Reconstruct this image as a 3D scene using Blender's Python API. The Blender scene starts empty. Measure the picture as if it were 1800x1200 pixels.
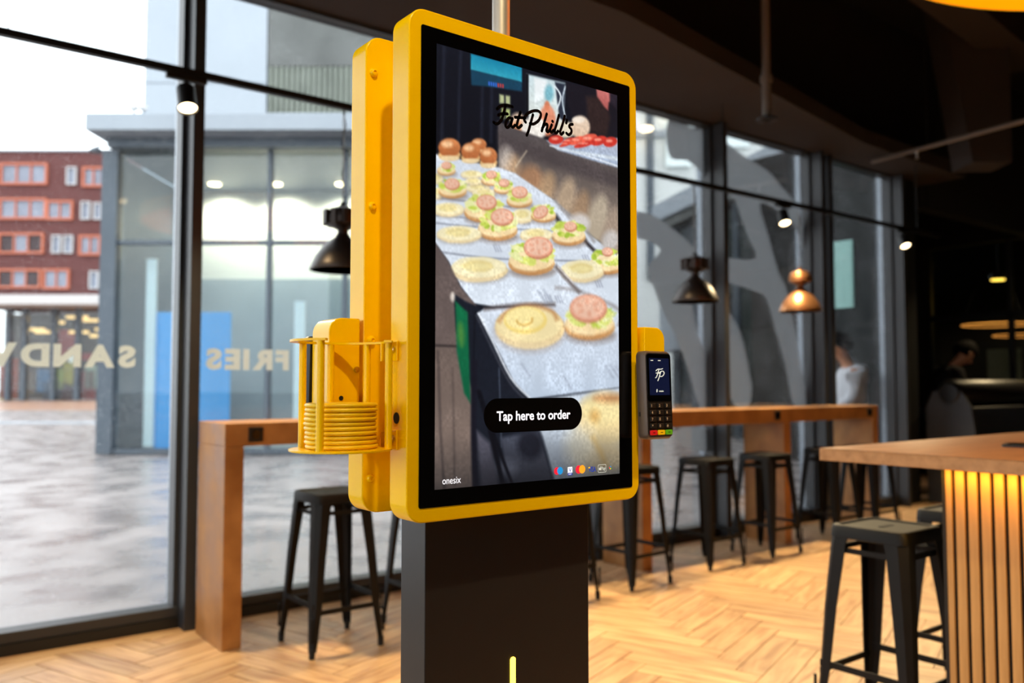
import bpy, math, random
import numpy as np
from mathutils import Vector, Matrix

random.seed(7)
rng = np.random.default_rng(11)
sc = bpy.context.scene
COL = sc.collection
PI = math.pi

# ------------------------------------------------------------------ camera
YAW = math.radians(52.4)                 # angle between the view axis and the window wall
PITCH = math.atan(76 / 1500)
cam_d = bpy.data.cameras.new('camera')
cam = bpy.data.objects.new('camera', cam_d)
COL.objects.link(cam)
cam.location = (0, 0, 1.29)
cam.rotation_euler = (PI / 2 + PITCH, 0, YAW - PI / 2)
cam_d.sensor_width = 36
cam_d.lens = 30
cam_d.clip_end = 400
cam_d.dof.use_dof = True
cam_d.dof.focus_distance = 1.5
cam_d.dof.aperture_fstop = 3.0
sc.camera = cam

# ------------------------------------------------------------------ sky and exposure
world = bpy.data.worlds.new('overcast_sky')
sc.world = world
world.use_nodes = True
bg = world.node_tree.nodes['Background']
bg.inputs[0].default_value = (0.90, 0.955, 1.0, 1)
bg.inputs[1].default_value = 3.6
sc.view_settings.view_transform = 'Standard'
sc.view_settings.look = 'None'
sc.view_settings.gamma = 1
sc.view_settings.use_curve_mapping = False
sc.view_settings.exposure = 0.0
sc.cycles.use_denoising = True
sc.cycles.max_bounces = 8
sc.cycles.diffuse_bounces = 4
sc.cycles.glossy_bounces = 4
sc.cycles.transparent_max_bounces = 24
sc.cycles.sample_clamp_indirect = 4.0
sc.cycles.caustics_reflective = False
sc.cycles.caustics_refractive = False

WARM = (1.0, 0.76, 0.42)

# ------------------------------------------------------------------ helpers
def lin(c):
    c = np.asarray(c, float) / 255.0
    return np.where(c <= 0.04045, c / 12.92, ((c + 0.055) / 1.055) ** 2.4)

def rgba(c):
    return tuple(float(t) for t in lin(c)) + (1.0,)

MATS = {}

def mat(name, col, rough=0.5, metal=0.0, vary=0.0, scale=8.0, bump=0.0, bscale=60.0, emit=None, es=0.0,
        col2=None, stretch=(1, 1, 1), coat=0.0, spec=0.5, rvary=0.0):
    m = bpy.data.materials.new(name)
    m.use_nodes = True
    nt = m.node_tree
    b = nt.nodes['Principled BSDF']
    b.inputs['Roughness'].default_value = rough
    b.inputs['Metallic'].default_value = metal
    b.inputs['Coat Weight'].default_value = coat
    b.inputs['Coat Roughness'].default_value = 0.08
    b.inputs['Specular IOR Level'].default_value = spec
    b.inputs['Base Color'].default_value = rgba(col)
    tc = nt.nodes.new('ShaderNodeTexCoord')
    mp = nt.nodes.new('ShaderNodeMapping')
    mp.inputs['Scale'].default_value = stretch
    nt.links.new(tc.outputs['Object'], mp.inputs['Vector'])
    if vary > 0 or col2 is not None:
        n = nt.nodes.new('ShaderNodeTexNoise')
        n.inputs['Scale'].default_value = scale
        n.inputs['Detail'].default_value = 5
        nt.links.new(mp.outputs[0], n.inputs['Vector'])
        r = nt.nodes.new('ShaderNodeValToRGB')
        r.color_ramp.elements[0].position = 0.32
        r.color_ramp.elements[1].position = 0.68
        if col2 is not None:
            r.color_ramp.elements[0].color = rgba(col)
            r.color_ramp.elements[1].color = rgba(col2)
        else:
            c = lin(col)
            r.color_ramp.elements[0].color = tuple(c * (1 - vary)) + (1,)
            r.color_ramp.elements[1].color = tuple(np.minimum(c * (1 + vary), 1)) + (1,)
        nt.links.new(n.outputs['Fac'], r.inputs['Fac'])
        nt.links.new(r.outputs['Color'], b.inputs['Base Color'])
        if rvary > 0:
            mr = nt.nodes.new('ShaderNodeMapRange')
            mr.inputs['From Min'].default_value = 0.35
            mr.inputs['From Max'].default_value = 0.65
            mr.inputs['To Min'].default_value = max(rough - rvary, 0.02)
            mr.inputs['To Max'].default_value = min(rough + rvary, 1)
            nt.links.new(n.outputs['Fac'], mr.inputs['Value'])
            nt.links.new(mr.outputs[0], b.inputs['Roughness'])
    if bump > 0:
        n2 = nt.nodes.new('ShaderNodeTexNoise')
        n2.inputs['Scale'].default_value = bscale
        n2.inputs['Detail'].default_value = 3
        nt.links.new(mp.outputs[0], n2.inputs['Vector'])
        bp = nt.nodes.new('ShaderNodeBump')
        bp.inputs['Strength'].default_value = bump
        bp.inputs['Distance'].default_value = 0.01
        nt.links.new(n2.outputs['Fac'], bp.inputs['Height'])
        nt.links.new(bp.outputs[0], b.inputs['Normal'])
    if emit is not None:
        b.inputs['Emission Color'].default_value = rgba(emit)
        b.inputs['Emission Strength'].default_value = es
    MATS[name] = m
    return m

def glass_mat(name, tint=(1, 1, 1), refl=1.0, drops=0.0, rough=0.0, frost=0.0):
    """thin pane: see-through with a Fresnel reflection, rain droplets scatter a little"""
    m = bpy.data.materials.new(name)
    m.use_nodes = True
    nt = m.node_tree
    nt.nodes.clear()
    out = nt.nodes.new('ShaderNodeOutputMaterial')
    tr = nt.nodes.new('ShaderNodeBsdfTransparent')
    tr.inputs[0].default_value = (*tint, 1)
    gl = nt.nodes.new('ShaderNodeBsdfGlossy')
    gl.inputs['Roughness'].default_value = rough
    fr = nt.nodes.new('ShaderNodeFresnel')
    fr.inputs['IOR'].default_value = 1.45
    mu = nt.nodes.new('ShaderNodeMath')
    mu.operation = 'MULTIPLY'
    mu.inputs[1].default_value = refl
    nt.links.new(fr.outputs[0], mu.inputs[0])
    mx = nt.nodes.new('ShaderNodeMixShader')
    nt.links.new(mu.outputs[0], mx.inputs[0])
    nt.links.new(tr.outputs[0], mx.inputs[1])
    nt.links.new(gl.outputs[0], mx.inputs[2])
    last = mx
    if drops > 0:
        tc = nt.nodes.new('ShaderNodeTexCoord')
        vo = nt.nodes.new('ShaderNodeTexNoise')
        vo.inputs['Scale'].default_value = 95
        vo.inputs['Detail'].default_value = 3
        n2 = nt.nodes.new('ShaderNodeTexNoise')
        n2.inputs['Scale'].default_value = 2.2
        nt.links.new(tc.outputs['Object'], vo.inputs['Vector'])
        nt.links.new(tc.outputs['Object'], n2.inputs['Vector'])
        mr = nt.nodes.new('ShaderNodeMapRange')
        mr.inputs['From Min'].default_value = 0.56
        mr.inputs['From Max'].default_value = 0.70
        nt.links.new(vo.outputs['Fac'], mr.inputs['Value'])
        mr2 = nt.nodes.new('ShaderNodeMapRange')
        mr2.inputs['From Min'].default_value = 0.3
        mr2.inputs['From Max'].default_value = 0.7
        mr2.inputs['To Max'].default_value = drops
        nt.links.new(n2.outputs['Fac'], mr2.inputs['Value'])
        m3 = nt.nodes.new('ShaderNodeMath')
        m3.operation = 'MULTIPLY'
        nt.links.new(mr.outputs[0], m3.inputs[0])
        nt.links.new(mr2.outputs[0], m3.inputs[1])
        ts = nt.nodes.new('ShaderNodeBsdfTranslucent')
        ts.inputs[0].default_value = (0.95, 0.97, 1, 1)
        m4 = nt.nodes.new('ShaderNodeMixShader')
        nt.links.new(m3.outputs[0], m4.inputs[0])
        nt.links.new(last.outputs[0], m4.inputs[1])
        nt.links.new(ts.outputs[0], m4.inputs[2])
        last = m4
    if frost > 0:
        ts = nt.nodes.new('ShaderNodeBsdfTranslucent')
        ts.inputs[0].default_value = (0.8, 0.83, 0.85, 1)
        df = nt.nodes.new('ShaderNodeBsdfDiffuse')
        df.inputs[0].default_value = (0.6, 0.62, 0.63, 1)
        m5 = nt.nodes.new('ShaderNodeMixShader')
        m5.inputs[0].default_value = 0.5
        nt.links.new(ts.outputs[0], m5.inputs[1])
        nt.links.new(df.outputs[0], m5.inputs[2])
        m6 = nt.nodes.new('ShaderNodeMixShader')
        m6.inputs[0].default_value = frost
        nt.links.new(last.outputs[0], m6.inputs[1])
        nt.links.new(m5.outputs[0], m6.inputs[2])
        last = m6
    nt.links.new(last.outputs[0], out.inputs[0])
    MATS[name] = m
    return m

def plank_mat(name, from_attr):
    m = bpy.data.materials.new(name)
    m.use_nodes = True
    nt = m.node_tree
    b = nt.nodes['Principled BSDF']
    b.inputs['Roughness'].default_value = 0.42
    if from_attr:
        at = nt.nodes.new('ShaderNodeAttribute'); at.attribute_name = 'plank_seed'
        rnd = at.outputs['Fac']
        lc = nt.nodes.new('ShaderNodeAttribute'); lc.attribute_name = 'plank_pos'
        pos = lc.outputs['Vector']
    else:
        oi = nt.nodes.new('ShaderNodeObjectInfo'); rnd = oi.outputs['Random']
        tc = nt.nodes.new('ShaderNodeTexCoord'); pos = tc.outputs['Object']
    mu = nt.nodes.new('ShaderNodeVectorMath'); mu.operation = 'MULTIPLY'
    mu.inputs[1].default_value = (2.2, 16, 1)
    nt.links.new(pos, mu.inputs[0])
    sc_ = nt.nodes.new('ShaderNodeMath'); sc_.operation = 'MULTIPLY'; sc_.inputs[1].default_value = 57.0
    nt.links.new(rnd, sc_.inputs[0])
    ad = nt.nodes.new('ShaderNodeVectorMath'); ad.operation = 'ADD'
    nt.links.new(mu.outputs[0], ad.inputs[0]); nt.links.new(sc_.outputs[0], ad.inputs[1])
    n = nt.nodes.new('ShaderNodeTexNoise')
    n.inputs['Scale'].default_value = 1.3; n.inputs['Detail'].default_value = 6; n.inputs['Distortion'].default_value = 0.8
    nt.links.new(ad.outputs[0], n.inputs['Vector'])
    r = nt.nodes.new('ShaderNodeValToRGB')
    r.color_ramp.elements[0].position = 0.3; r.color_ramp.elements[0].color = rgba((172, 126, 84))
    r.color_ramp.elements[1].position = 0.62; r.color_ramp.elements[1].color = rgba((216, 178, 130))
    nt.links.new(n.outputs['Fac'], r.inputs['Fac'])
    hs = nt.nodes.new('ShaderNodeHueSaturation')
    mr = nt.nodes.new('ShaderNodeMapRange'); mr.inputs['To Min'].default_value = 0.80; mr.inputs['To Max'].default_value = 1.08
    nt.links.new(rnd, mr.inputs['Value']); nt.links.new(mr.outputs[0], hs.inputs['Value'])
    nt.links.new(r.outputs['Color'], hs.inputs['Color'])
    nt.links.new(hs.outputs[0], b.inputs['Base Color'])
    return m

class MB:
    """collects geometry, then links it as one mesh object"""
    def __init__(s):
        s.v = []; s.f = []
    def add(s, vs, fs):
        o = len(s.v)
        s.v += [tuple(v) for v in vs]
        s.f += [tuple(i + o for i in f) for f in fs]
        return s
    def box(s, x0, x1, y0, y1, z0, z1):
        vs = [(x, y, z) for z in (z0, z1) for y in (y0, y1) for x in (x0, x1)]
        return s.add(vs, [(0, 2, 3, 1), (4, 5, 7, 6), (0, 1, 5, 4), (2, 6, 7, 3), (0, 4, 6, 2), (1, 3, 7, 5)])
    def prism(s, poly, a, b, axis='z'):
        """poly: 2-D points; extruded along axis from a to b"""
        n = len(poly)
        def P(p, t):
            return {'z': (p[0], p[1], t), 'y': (p[0], t, p[1]), 'x': (t, p[0], p[1])}[axis]
        ar = sum(poly[i][0] * poly[(i + 1) % n][1] - poly[(i + 1) % n][0] * poly[i][1] for i in range(n))
        if (ar < 0) != (axis == 'y'):
            poly = poly[::-1]
        if a > b: a, b = b, a
        vs = [P(p, a) for p in poly] + [P(p, b) for p in poly]
        fs = [tuple(range(n))[::-1], tuple(range(n, 2 * n))]
        fs += [(i, (i + 1) % n, n + (i + 1) % n, n + i) for i in range(n)]
        return s.add(vs, fs)
    def tube(s, pts, r, n=10, closed=False):
        pts = [Vector(p) for p in pts]
        rs = r if isinstance(r, (list, tuple)) else [r] * len(pts)
        m = len(pts)
        vs, fs = [], []
        ref = None
        for i, p in enumerate(pts):
            a = pts[(i - 1) % m] if (closed or i > 0) else p
            c = pts[(i + 1) % m] if (closed or i < m - 1) else p
            t = (c - a).normalized()
            if ref is None:
                ref = Vector((0, 0, 1)) if abs(t.z) < 0.9 else Vector((1, 0, 0))
            u = (ref - t * ref.dot(t)).normalized()
            w = t.cross(u)
            ref = u
            for k in range(n):
                q = 2 * PI * k / n
                vs.append(p + (u * math.cos(q) + w * math.sin(q)) * rs[i])
        for i in range(m if closed else m - 1):
            j = (i + 1) % m
            for k in range(n):
                l = (k + 1) % n
                fs.append((i * n + k, i * n + l, j * n + l, j * n + k))
        if not closed:
            fs.append(tuple(range(n))[::-1]); fs.append(tuple((m - 1) * n + k for k in range(n)))
        return s.add(vs, fs)
    def lathe(s, prof, n=24, c=(0, 0, 0)):
        vs, fs = [], []
        for (r, z) in prof:
            for k in range(n):
                q = 2 * PI * k / n
                vs.append((c[0] + r * math.cos(q), c[1] + r * math.sin(q), c[2] + z))
        for i in range(len(prof) - 1):
            for k in range(n):
                l = (k + 1) % n
                fs.append((i * n + k, i * n + l, (i + 1) * n + l, (i + 1) * n + k))
        fs.append(tuple(range(n))[::-1]); fs.append(tuple((len(prof) - 1) * n + k for k in range(n)))
        return s.add(vs, fs)
    def quadloft(s, rings, cap=True):
        n = len(rings[0]); vs = []; fs = []
        for r in rings: vs += list(r)
        for i in range(len(rings) - 1):
            for k in range(n):
                l = (k + 1) % n
                fs.append((i * n + k, i * n + l, (i + 1) * n + l, (i + 1) * n + k))
        if cap:
            fs.append(tuple(range(n))[::-1]); fs.append(tuple((len(rings) - 1) * n + k for k in range(n)))
        return s.add(vs, fs)
    def mesh(s, name, m, smooth=False):
        me = bpy.data.meshes.new(name)
        me.from_pydata(s.v, [], s.f)
        me.validate()
        me.materials.append(MATS[m] if isinstance(m, str) else m)
        if smooth:
            me.shade_smooth()
            try: me.set_sharp_from_angle(angle=math.radians(smooth if smooth is not True else 40))
            except Exception: pass
        return me
    def build(s, name, m, parent=None, smooth=False, bev=0.0, seg=2, loc=None, rot=None, **tagkw):
        o = bpy.data.objects.new(name, s.mesh(name, m, smooth))
        COL.objects.link(o)
        if parent is not None: o.parent = parent
        if loc is not None: o.location = loc
        if rot is not None: o.rotation_euler = rot
        if bev > 0:
            bm_ = o.modifiers.new('edge', 'BEVEL')
            bm_.width = bev; bm_.segments = seg; bm_.limit_method = 'ANGLE'; bm_.angle_limit = math.radians(50)
        if tagkw: tag(o, **tagkw)
        return o

def tag(o, label=None, cat=None, group=None, kind=None):
    if label: o['label'] = label
    if cat: o['category'] = cat
    if group: o['group'] = group
    if kind: o['kind'] = kind
    return o

def empty(name, loc=(0, 0, 0), rz=0.0, **kw):
    o = bpy.data.objects.new(name, None)
    o.empty_display_size = 0.1
    COL.objects.link(o)
    o.location = loc
    o.rotation_euler = (0, 0, rz)
    tag(o, **kw)
    return o

def link_copy(o, parent=None):
    c = o.copy()
    COL.objects.link(c)
    c.parent = parent
    for ch in [x for x in o.children]:
        link_copy(ch, c)
    return c

def rrect(x0, x1, z0, z1, r, seg=8):
    pts = []
    for cx, cz, a0 in ((x1 - r, z1 - r, 0), (x0 + r, z1 - r, 90), (x0 + r, z0 + r, 180), (x1 - r, z0 + r, 270)):
        for i in range(seg + 1):
            a = math.radians(a0 + 90 * i / seg)
            pts.append((cx + r * math.cos(a), cz + r * math.sin(a)))
    return pts

def text_mesh(body, size, bold=0.0, extrude=0.0004, align='LEFT', width=None, height=None, shear=0.0):
    """flat lettering from the built-in font as vertex and face lists in its own x, y plane"""
    cu = bpy.data.curves.new('lettering', 'FONT')
    cu.body = body; cu.size = size; cu.offset = bold; cu.extrude = extrude; cu.resolution_u = 4
    cu.align_x = align; cu.shear = shear
    o = bpy.data.objects.new('lettering', cu)
    COL.objects.link(o)
    dg = bpy.context.evaluated_depsgraph_get()
    me = bpy.data.meshes.new_from_object(o.evaluated_get(dg))
    vs = [tuple(v.co) for v in me.vertices]
    fs = [tuple(p.vertices) for p in me.polygons]
    bpy.data.objects.remove(o); bpy.data.curves.remove(cu); bpy.data.meshes.remove(me)
    xs = [v[0] for v in vs]; ys = [v[1] for v in vs]
    sx = sy = 1.0
    if width: sx = width / (max(xs) - min(xs))
    if height: sy = height / (max(ys) - min(ys))
    x0 = min(xs) if align == 'LEFT' else (min(xs) + max(xs)) / 2
    y0 = min(ys) if height else 0
    return [((v[0] - x0) * sx, (v[1] - y0) * sy, v[2]) for v in vs], fs

def smooth_pts(pts, n=6):
    pts = [np.array(p, float) for p in pts]
    out = []
    for i in range(len(pts) - 1):
        p0 = pts[max(i - 1, 0)]; p1 = pts[i]; p2 = pts[i + 1]; p3 = pts[min(i + 2, len(pts) - 1)]
        for k in range(n):
            t = k / n
            out.append(0.5 * ((2 * p1) + (-p0 + p2) * t + (2 * p0 - 5 * p1 + 4 * p2 - p3) * t * t + (-p0 + 3 * p1 - 3 * p2 + p3) * t ** 3))
    out.append(pts[-1])
    return out

def ribbon(pts, w, n=6):
    """flat brush stroke with round ends: vertices and faces in 2-D (y = 0 plane supplied by the caller)"""
    c = smooth_pts(pts, n)
    vs, fs = [], []
    m = len(c)
    for i, p in enumerate(c):
        t = c[min(i + 1, m - 1)] - c[max(i - 1, 0)]
        t = t / (np.linalg.norm(t) + 1e-9)
        nn = np.array((-t[1], t[0]))
        vs += [p + nn * w / 2, p - nn * w / 2]
    for i in range(m - 1):
        fs.append((2 * i, 2 * i + 1, 2 * i + 3, 2 * i + 2))
    for p in (c[0], c[-1]):
        o = len(vs)
        vs += [p + np.array((math.cos(a), math.sin(a))) * w / 2 for a in np.linspace(0, 2 * PI, 10, endpoint=False)]
        fs.append(tuple(range(o, o + 10)))
    return vs, fs

# ------------------------------------------------------------------ materials
mat('yellow_paint', (255, 204, 0), 0.22, vary=0.02, scale=30, bump=0.02, bscale=400, spec=0.22)
mat('yellow_plastic', (254, 208, 14), 0.38, vary=0.03, scale=20)
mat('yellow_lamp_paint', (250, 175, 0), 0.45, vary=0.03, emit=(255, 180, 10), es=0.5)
mat('bezel_black', (4, 4, 5), 0.12, vary=0.1, scale=20)
mat('dark_frame', (46, 48, 52), 0.42, vary=0.06, scale=10, bump=0.02)
mat('frame_outer', (150, 158, 168), 0.35, metal=0.4, vary=0.05)
mat('black_metal', (12, 12, 13), 0.52, spec=0.2, vary=0.2, scale=14, bump=0.03, bscale=50)
mat('black_satin', (14, 14, 15), 0.5, vary=0.1)
mat('black_rubber', (10, 10, 10), 0.8, vary=0.1)
mat('column_grey', (34, 32, 32), 0.36, vary=0.04, scale=40, bump=0.03, bscale=700)
mat('steel', (196, 192, 184), 0.42, metal=0.55, vary=0.05, scale=30)
mat('pipe_grey', (120, 112, 104), 0.5, metal=0.3, vary=0.06)
mat('bolt_steel', (205, 190, 160), 0.25, metal=1.0, vary=0.06)
mat('corten', (148, 98, 48), 0.5, col2=(186, 134, 76), scale=5, bump=0.04, bscale=40, rvary=0.08)
mat('oak_top', (122, 86, 50), 0.42, col2=(154, 112, 68), scale=3, stretch=(1.2, 14, 14), bump=0.03)
mat('oak_edge', (156, 114, 70), 0.5, col2=(180, 136, 90), scale=30, bump=0.02)
mat('oak_slat', (172, 130, 74), 0.5, col2=(196, 152, 92), scale=3, stretch=(18, 18, 1.2), bump=0.03)
mat('felt_black', (12, 11, 11), 0.95, vary=0.2, scale=80)
mat('ceiling_dark', (46, 39, 36), 0.85, vary=0.1, scale=2)
mat('ceiling_black', (10, 9, 9), 0.9, vary=0.2)
mat('wall_dark', (24, 21, 20), 0.8, vary=0.15)
mat('floor_joint', (92, 66, 46), 0.8, vary=0.1)
mat('shade_metal', (62, 54, 50), 0.38, metal=0.6, vary=0.1, scale=6)
mat('shade_copper', (170, 120, 82), 0.3, metal=0.85, vary=0.08, scale=6)
mat('shade_inner', (60, 50, 44), 0.6, vary=0.1)
mat('chain_metal', (150, 146, 140), 0.35, metal=0.9, vary=0.1)
mat('lamp_glow', (255, 240, 210), 0.5, emit=(255, 226, 176), es=9.0)
mat('lamp_yellow', (255, 210, 90), 0.5, emit=(255, 205, 80), es=4.0)
mat('ring_glow', (255, 190, 100), 0.5, emit=(255, 160, 70), es=1.0)
mat('led_yellow', (255, 220, 80), 0.5, emit=(255, 205, 60), es=6.0)
def vinyl_mat(name, col, tr):
    m = mat(name, col, 0.6, vary=0.03, scale=4)
    nt = m.node_tree
    out = [n for n in nt.nodes if n.type == 'OUTPUT_MATERIAL'][0]
    t_ = nt.nodes.new('ShaderNodeBsdfTranslucent'); t_.inputs[0].default_value = rgba(col)
    x_ = nt.nodes.new('ShaderNodeMixShader'); x_.inputs[0].default_value = tr
    nt.links.new(nt.nodes['Principled BSDF'].outputs[0], x_.inputs[1]); nt.links.new(t_.outputs[0], x_.inputs[2])
    nt.links.new(x_.outputs[0], out.inputs[0])
vinyl_mat('vinyl_letter', (236, 230, 206), 0.45)
vinyl_mat('vinyl_grey', (176, 180, 184), 0.45)
mat('leather_black', (18, 15, 14), 0.42, vary=0.2, scale=12, bump=0.06, bscale=90)
mat('booth_grey', (60, 66, 74), 0.6, vary=0.06)
glass_mat('window_glass', (0.98, 0.99, 0.99), 0.6, drops=0.15)
glass_mat('partition_glass', (0.80, 0.84, 0.84), 1.0)
glass_mat('pavilion_glass', (0.90, 0.96, 0.98), 1.0)
glass_mat('shop_glass', (0.80, 0.82, 0.82), 1.0)
PLANK = plank_mat('floor_plank', False)
PLANK_S = plank_mat('floor_plank_rest', True)
# outdoors
mat('pavement', (128, 120, 118), 0.30, col2=(158, 149, 146), scale=1.6, bump=0.22, bscale=16, rvary=0.12)
mat('concrete_light', (158, 166, 174), 0.8, vary=0.03, scale=0.6)
mat('canopy_grey', (150, 158, 166), 0.7, vary=0.04, scale=1)
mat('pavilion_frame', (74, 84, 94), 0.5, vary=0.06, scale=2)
mat('pavilion_wall', (226, 226, 214), 0.8, vary=0.03, scale=0.7)
mat('pavilion_strip', (226, 238, 238), 0.6, vary=0.02, emit=(235, 245, 245), es=0.25)
mat('blue_panel', (0, 126, 190), 0.45, vary=0.05, scale=0.7, emit=(0, 140, 206), es=0.6)
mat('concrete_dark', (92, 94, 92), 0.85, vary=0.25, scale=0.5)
mat('rib_grey', (122, 128, 118), 0.8, vary=0.15, scale=1)
mat('brick', (92, 52, 50), 0.85, vary=0.16, scale=3.5, bump=0.1, bscale=12)
mat('orange_frame', (176, 98, 72), 0.6, vary=0.05)
mat('curtain_pane', (126, 132, 146), 0.5, vary=0.16, scale=0.8)
mat('balcony_dark', (64, 52, 54), 0.7, vary=0.15, scale=1)
mat('white_band', (190, 190, 190), 0.7, vary=0.03)
mat('shop_dark', (64, 52, 46), 0.7, vary=0.3, scale=0.4)
mat('shop_red', (170, 40, 40), 0.6, vary=0.1)
mat('shop_strip', (255, 220, 150), 0.5, emit=(255, 214, 140), es=2.0)
mat('shop_white', (235, 240, 235), 0.5, emit=(235, 245, 235), es=0.8)
mat('dark_glass', (26, 32, 34), 0.08, vary=0.3, scale=0.4)
mat('return_wall', (26, 31, 32), 0.55, vary=0.3, scale=0.8, spec=0.25)
mat('far_room', (34, 30, 26), 0.8, vary=0.2, scale=0.5)
mat('facade_white', (220, 224, 222), 0.7, vary=0.04, scale=0.5)
mat('sky_reflection_teal', (150, 196, 190), 0.5, vary=0.05, emit=(150, 200, 192), es=0.2)  # glow put into the colour for sky reflected in a window gap

# ------------------------------------------------------------------ room shell
X0, X1, YB, YW = -4.5, 13.6, -4.0, 4.73
floor = MB().box(X0, X1, YB, YW + 0.13, -0.20, -0.012).build('floor', 'floor_joint', kind='structure', label='oak herringbone plank floor of the restaurant', cat='floor')
MB().prism([(9.42, YW + 0.14), (X1 - 0.01, YW + 0.14), (X1 - 0.01, 7.5), (12.9, 7.4), (9.42, 5.6)], -0.20, 0).build('floor', 'floor_joint', kind='structure', label='dark floor strip behind the booth seat', cat='floor')

def planks():
    L, W, g, t = 0.63, 0.126, 0.0022, 0.012
    ang = math.radians(20.3)
    ca, sa = math.cos(ang), math.sin(ang)
    fx, fy = math.cos(YAW), math.sin(YAW)
    rx, ry = math.sin(YAW), -math.cos(YAW)
    lst = []
    for m in range(-16, 17):
        for k in range(-110, 111):
            for vert in (0, 1):
                if not vert:
                    cx, cy = k * W + L / 2, k * W + W / 2
                else:
                    cx, cy = k * W + W / 2, k * W + W + L / 2
                cx += m * L; cy += -m * L
                wx, wy = cx * ca - cy * sa + 0.21, cx * sa + cy * ca + 0.05
                if wx < X0 + 0.4 or wx > X1 - 0.4 or wy < YB + 0.4: continue
                # plank ends must stay clear of the border board under the window sill
                a = ang + (PI / 2 if vert else 0)
                ext = abs(math.sin(a)) * L / 2 + abs(math.cos(a)) * W / 2
                if wy - ext > 4.79: continue
                cut = wy + ext > 4.80
                d = wx * fx + wy * fy; u = wx * rx + wy * ry
                vis = d > 0.6 and abs(u / d) < 0.68 and 1.29 / d * 1500 < 640 + 90
                if 1.7 < wx and wy < 1.3: vis = False
                lst.append((cut or not vis, d, wx, wy, a))
    lst.sort()
    vis = lst[:300]; rest = lst[300:]
    me = MB().box(-L / 2 + g, L / 2 - g, -W / 2 + g, W / 2 - g, -t, 0).mesh('plank', PLANK)
    for (_, d, x, y, a) in vis:
        o = bpy.data.objects.new('plank', me)
        COL.objects.link(o); o.parent = floor
        o.location = (x, y, random.uniform(-0.0005, 0.0)); o.rotation_euler = (0, 0, a)
    V = []; F = []; seed = []; pos = []
    for (_, d, x, y, a) in rest:
        c_, s_ = math.cos(a), math.sin(a); sd = random.random()
        quad = [(x + px * c_ - py * s_, y + px * s_ + py * c_, px, py) for (px, py) in
                ((-L / 2 + g, -W / 2 + g), (L / 2 - g, -W / 2 + g), (L / 2 - g, W / 2 - g), (-L / 2 + g, W / 2 - g))]
        cl = []
        for i in range(4):                       # saw the plank off along the glass
            p, q = quad[i], quad[(i + 1) % 4]
            if p[1] <= 4.80: cl.append(p)
            if (p[1] <= 4.80) != (q[1] <= 4.80):
                t_ = (4.80 - p[1]) / (q[1] - p[1])
                cl.append(tuple(p[j] + (q[j] - p[j]) * t_ for j in range(4)))
        if len(cl) < 3: continue
        o = len(V); nn = len(cl)
        for p in cl:
            for z in (0, -t):
                V.append((p[0], p[1], z)); seed.append(sd); pos += [p[2], p[3], z]
        F.append(tuple(o + 2 * i for i in range(nn)))
        for i in range(nn):
            j = (i + 1) % nn
            F.append((o + 2 * i, o + 2 * i + 1, o + 2 * j + 1, o + 2 * j))
    me = bpy.data.meshes.new('far_planks'); me.from_pydata(V, [], F)
    at = me.attributes.new('plank_seed', 'FLOAT', 'POINT'); at.data.foreach_set('value', seed)
    at = me.attributes.new('plank_pos', 'FLOAT_VECTOR', 'POINT'); at.data.foreach_set('vector', pos)
    me.materials.append(PLANK_S)
    o = bpy.data.objects.new('herringbone_planks', me); COL.objects.link(o); o.parent = floor; o['kind'] = 'stuff'
    # border boards along the sill lie over the sawn ends of the pattern
    bme = MB().box(-0.74, 0.74, -0.05, 0.05, -t, 0).mesh('border_board', PLANK)
    for i in range(12):
        b = bpy.data.objects.new('border_board', bme); COL.objects.link(b); b.parent = floor
        b.location = (-3.6 + i * 1.49, YW - 0.052, 0.001)
planks()

# window wall: sills, posts, panes
post_right = [-2.991, -1.505, -0.019, 1.467, 2.953, 4.439, 5.926, 7.41, 8.93]
for i, xr in enumerate(post_right):
    e = empty('trim_%d' % (i + 1), (xr - 0.03, YW, 0), kind='structure',
              label='dark grey aluminium window post, number %d from the left of the glass wall' % (i + 1), cat='window post')
    MB().box(-0.03, 0.03, -0.09, 0.13, 0, 3.62).build('post', 'dark_frame', e, bev=0.003)
    MB().box(-0.045, 0.035, 0.131, 0.19, 0, 3.62).build('outer_cap', 'frame_outer', e, bev=0.003)
    MB().box(-0.055, -0.031, 0.03, 0.13, 0.10, 3.62).build('side_bead', 'dark_frame', e)
e = empty('trim_10', (7.58, YW, 0), kind='structure', label='slim grey post standing just right of a wider window post', cat='window post')
MB().box(-0.03, 0.03, -0.05, 0.13, 0, 3.62).build('post', 'dark_frame', e, bev=0.003)

edges = [X0] + post_right
n = 0
for i in range(len(edges)):
    xa = edges[i] if i else X0
    xb = (post_right[i] - 0.06) if i < len(post_right) else 9.45
    if i == len(edges) - 1:
        break
    xb = post_right[i] - 0.06
    n += 1
    e = empty('window_%d' % n, ((xa + xb) / 2, YW, 0), kind='structure',
              label='tall rain-specked window pane, number %d from the left of the glass wall' % n, cat='window')
    h = (xb - xa) / 2
    MB().box(-h, h, 0.0, 0.13, 0.0, 0.055).build('sill_base', 'black_satin', e)
    MB().box(-h, h, 0.012, 0.13, 0.056, 0.11).build('sill_frame', 'dark_frame', e, bev=0.004)
    MB().box(-h, h, 0.02, 0.13, 3.54, 3.62).build('head_frame', 'dark_frame', e)
    MB().box(-h, h, 0.09, 0.102, 0.11, 3.54).build('pane', 'window_glass', e)

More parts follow.
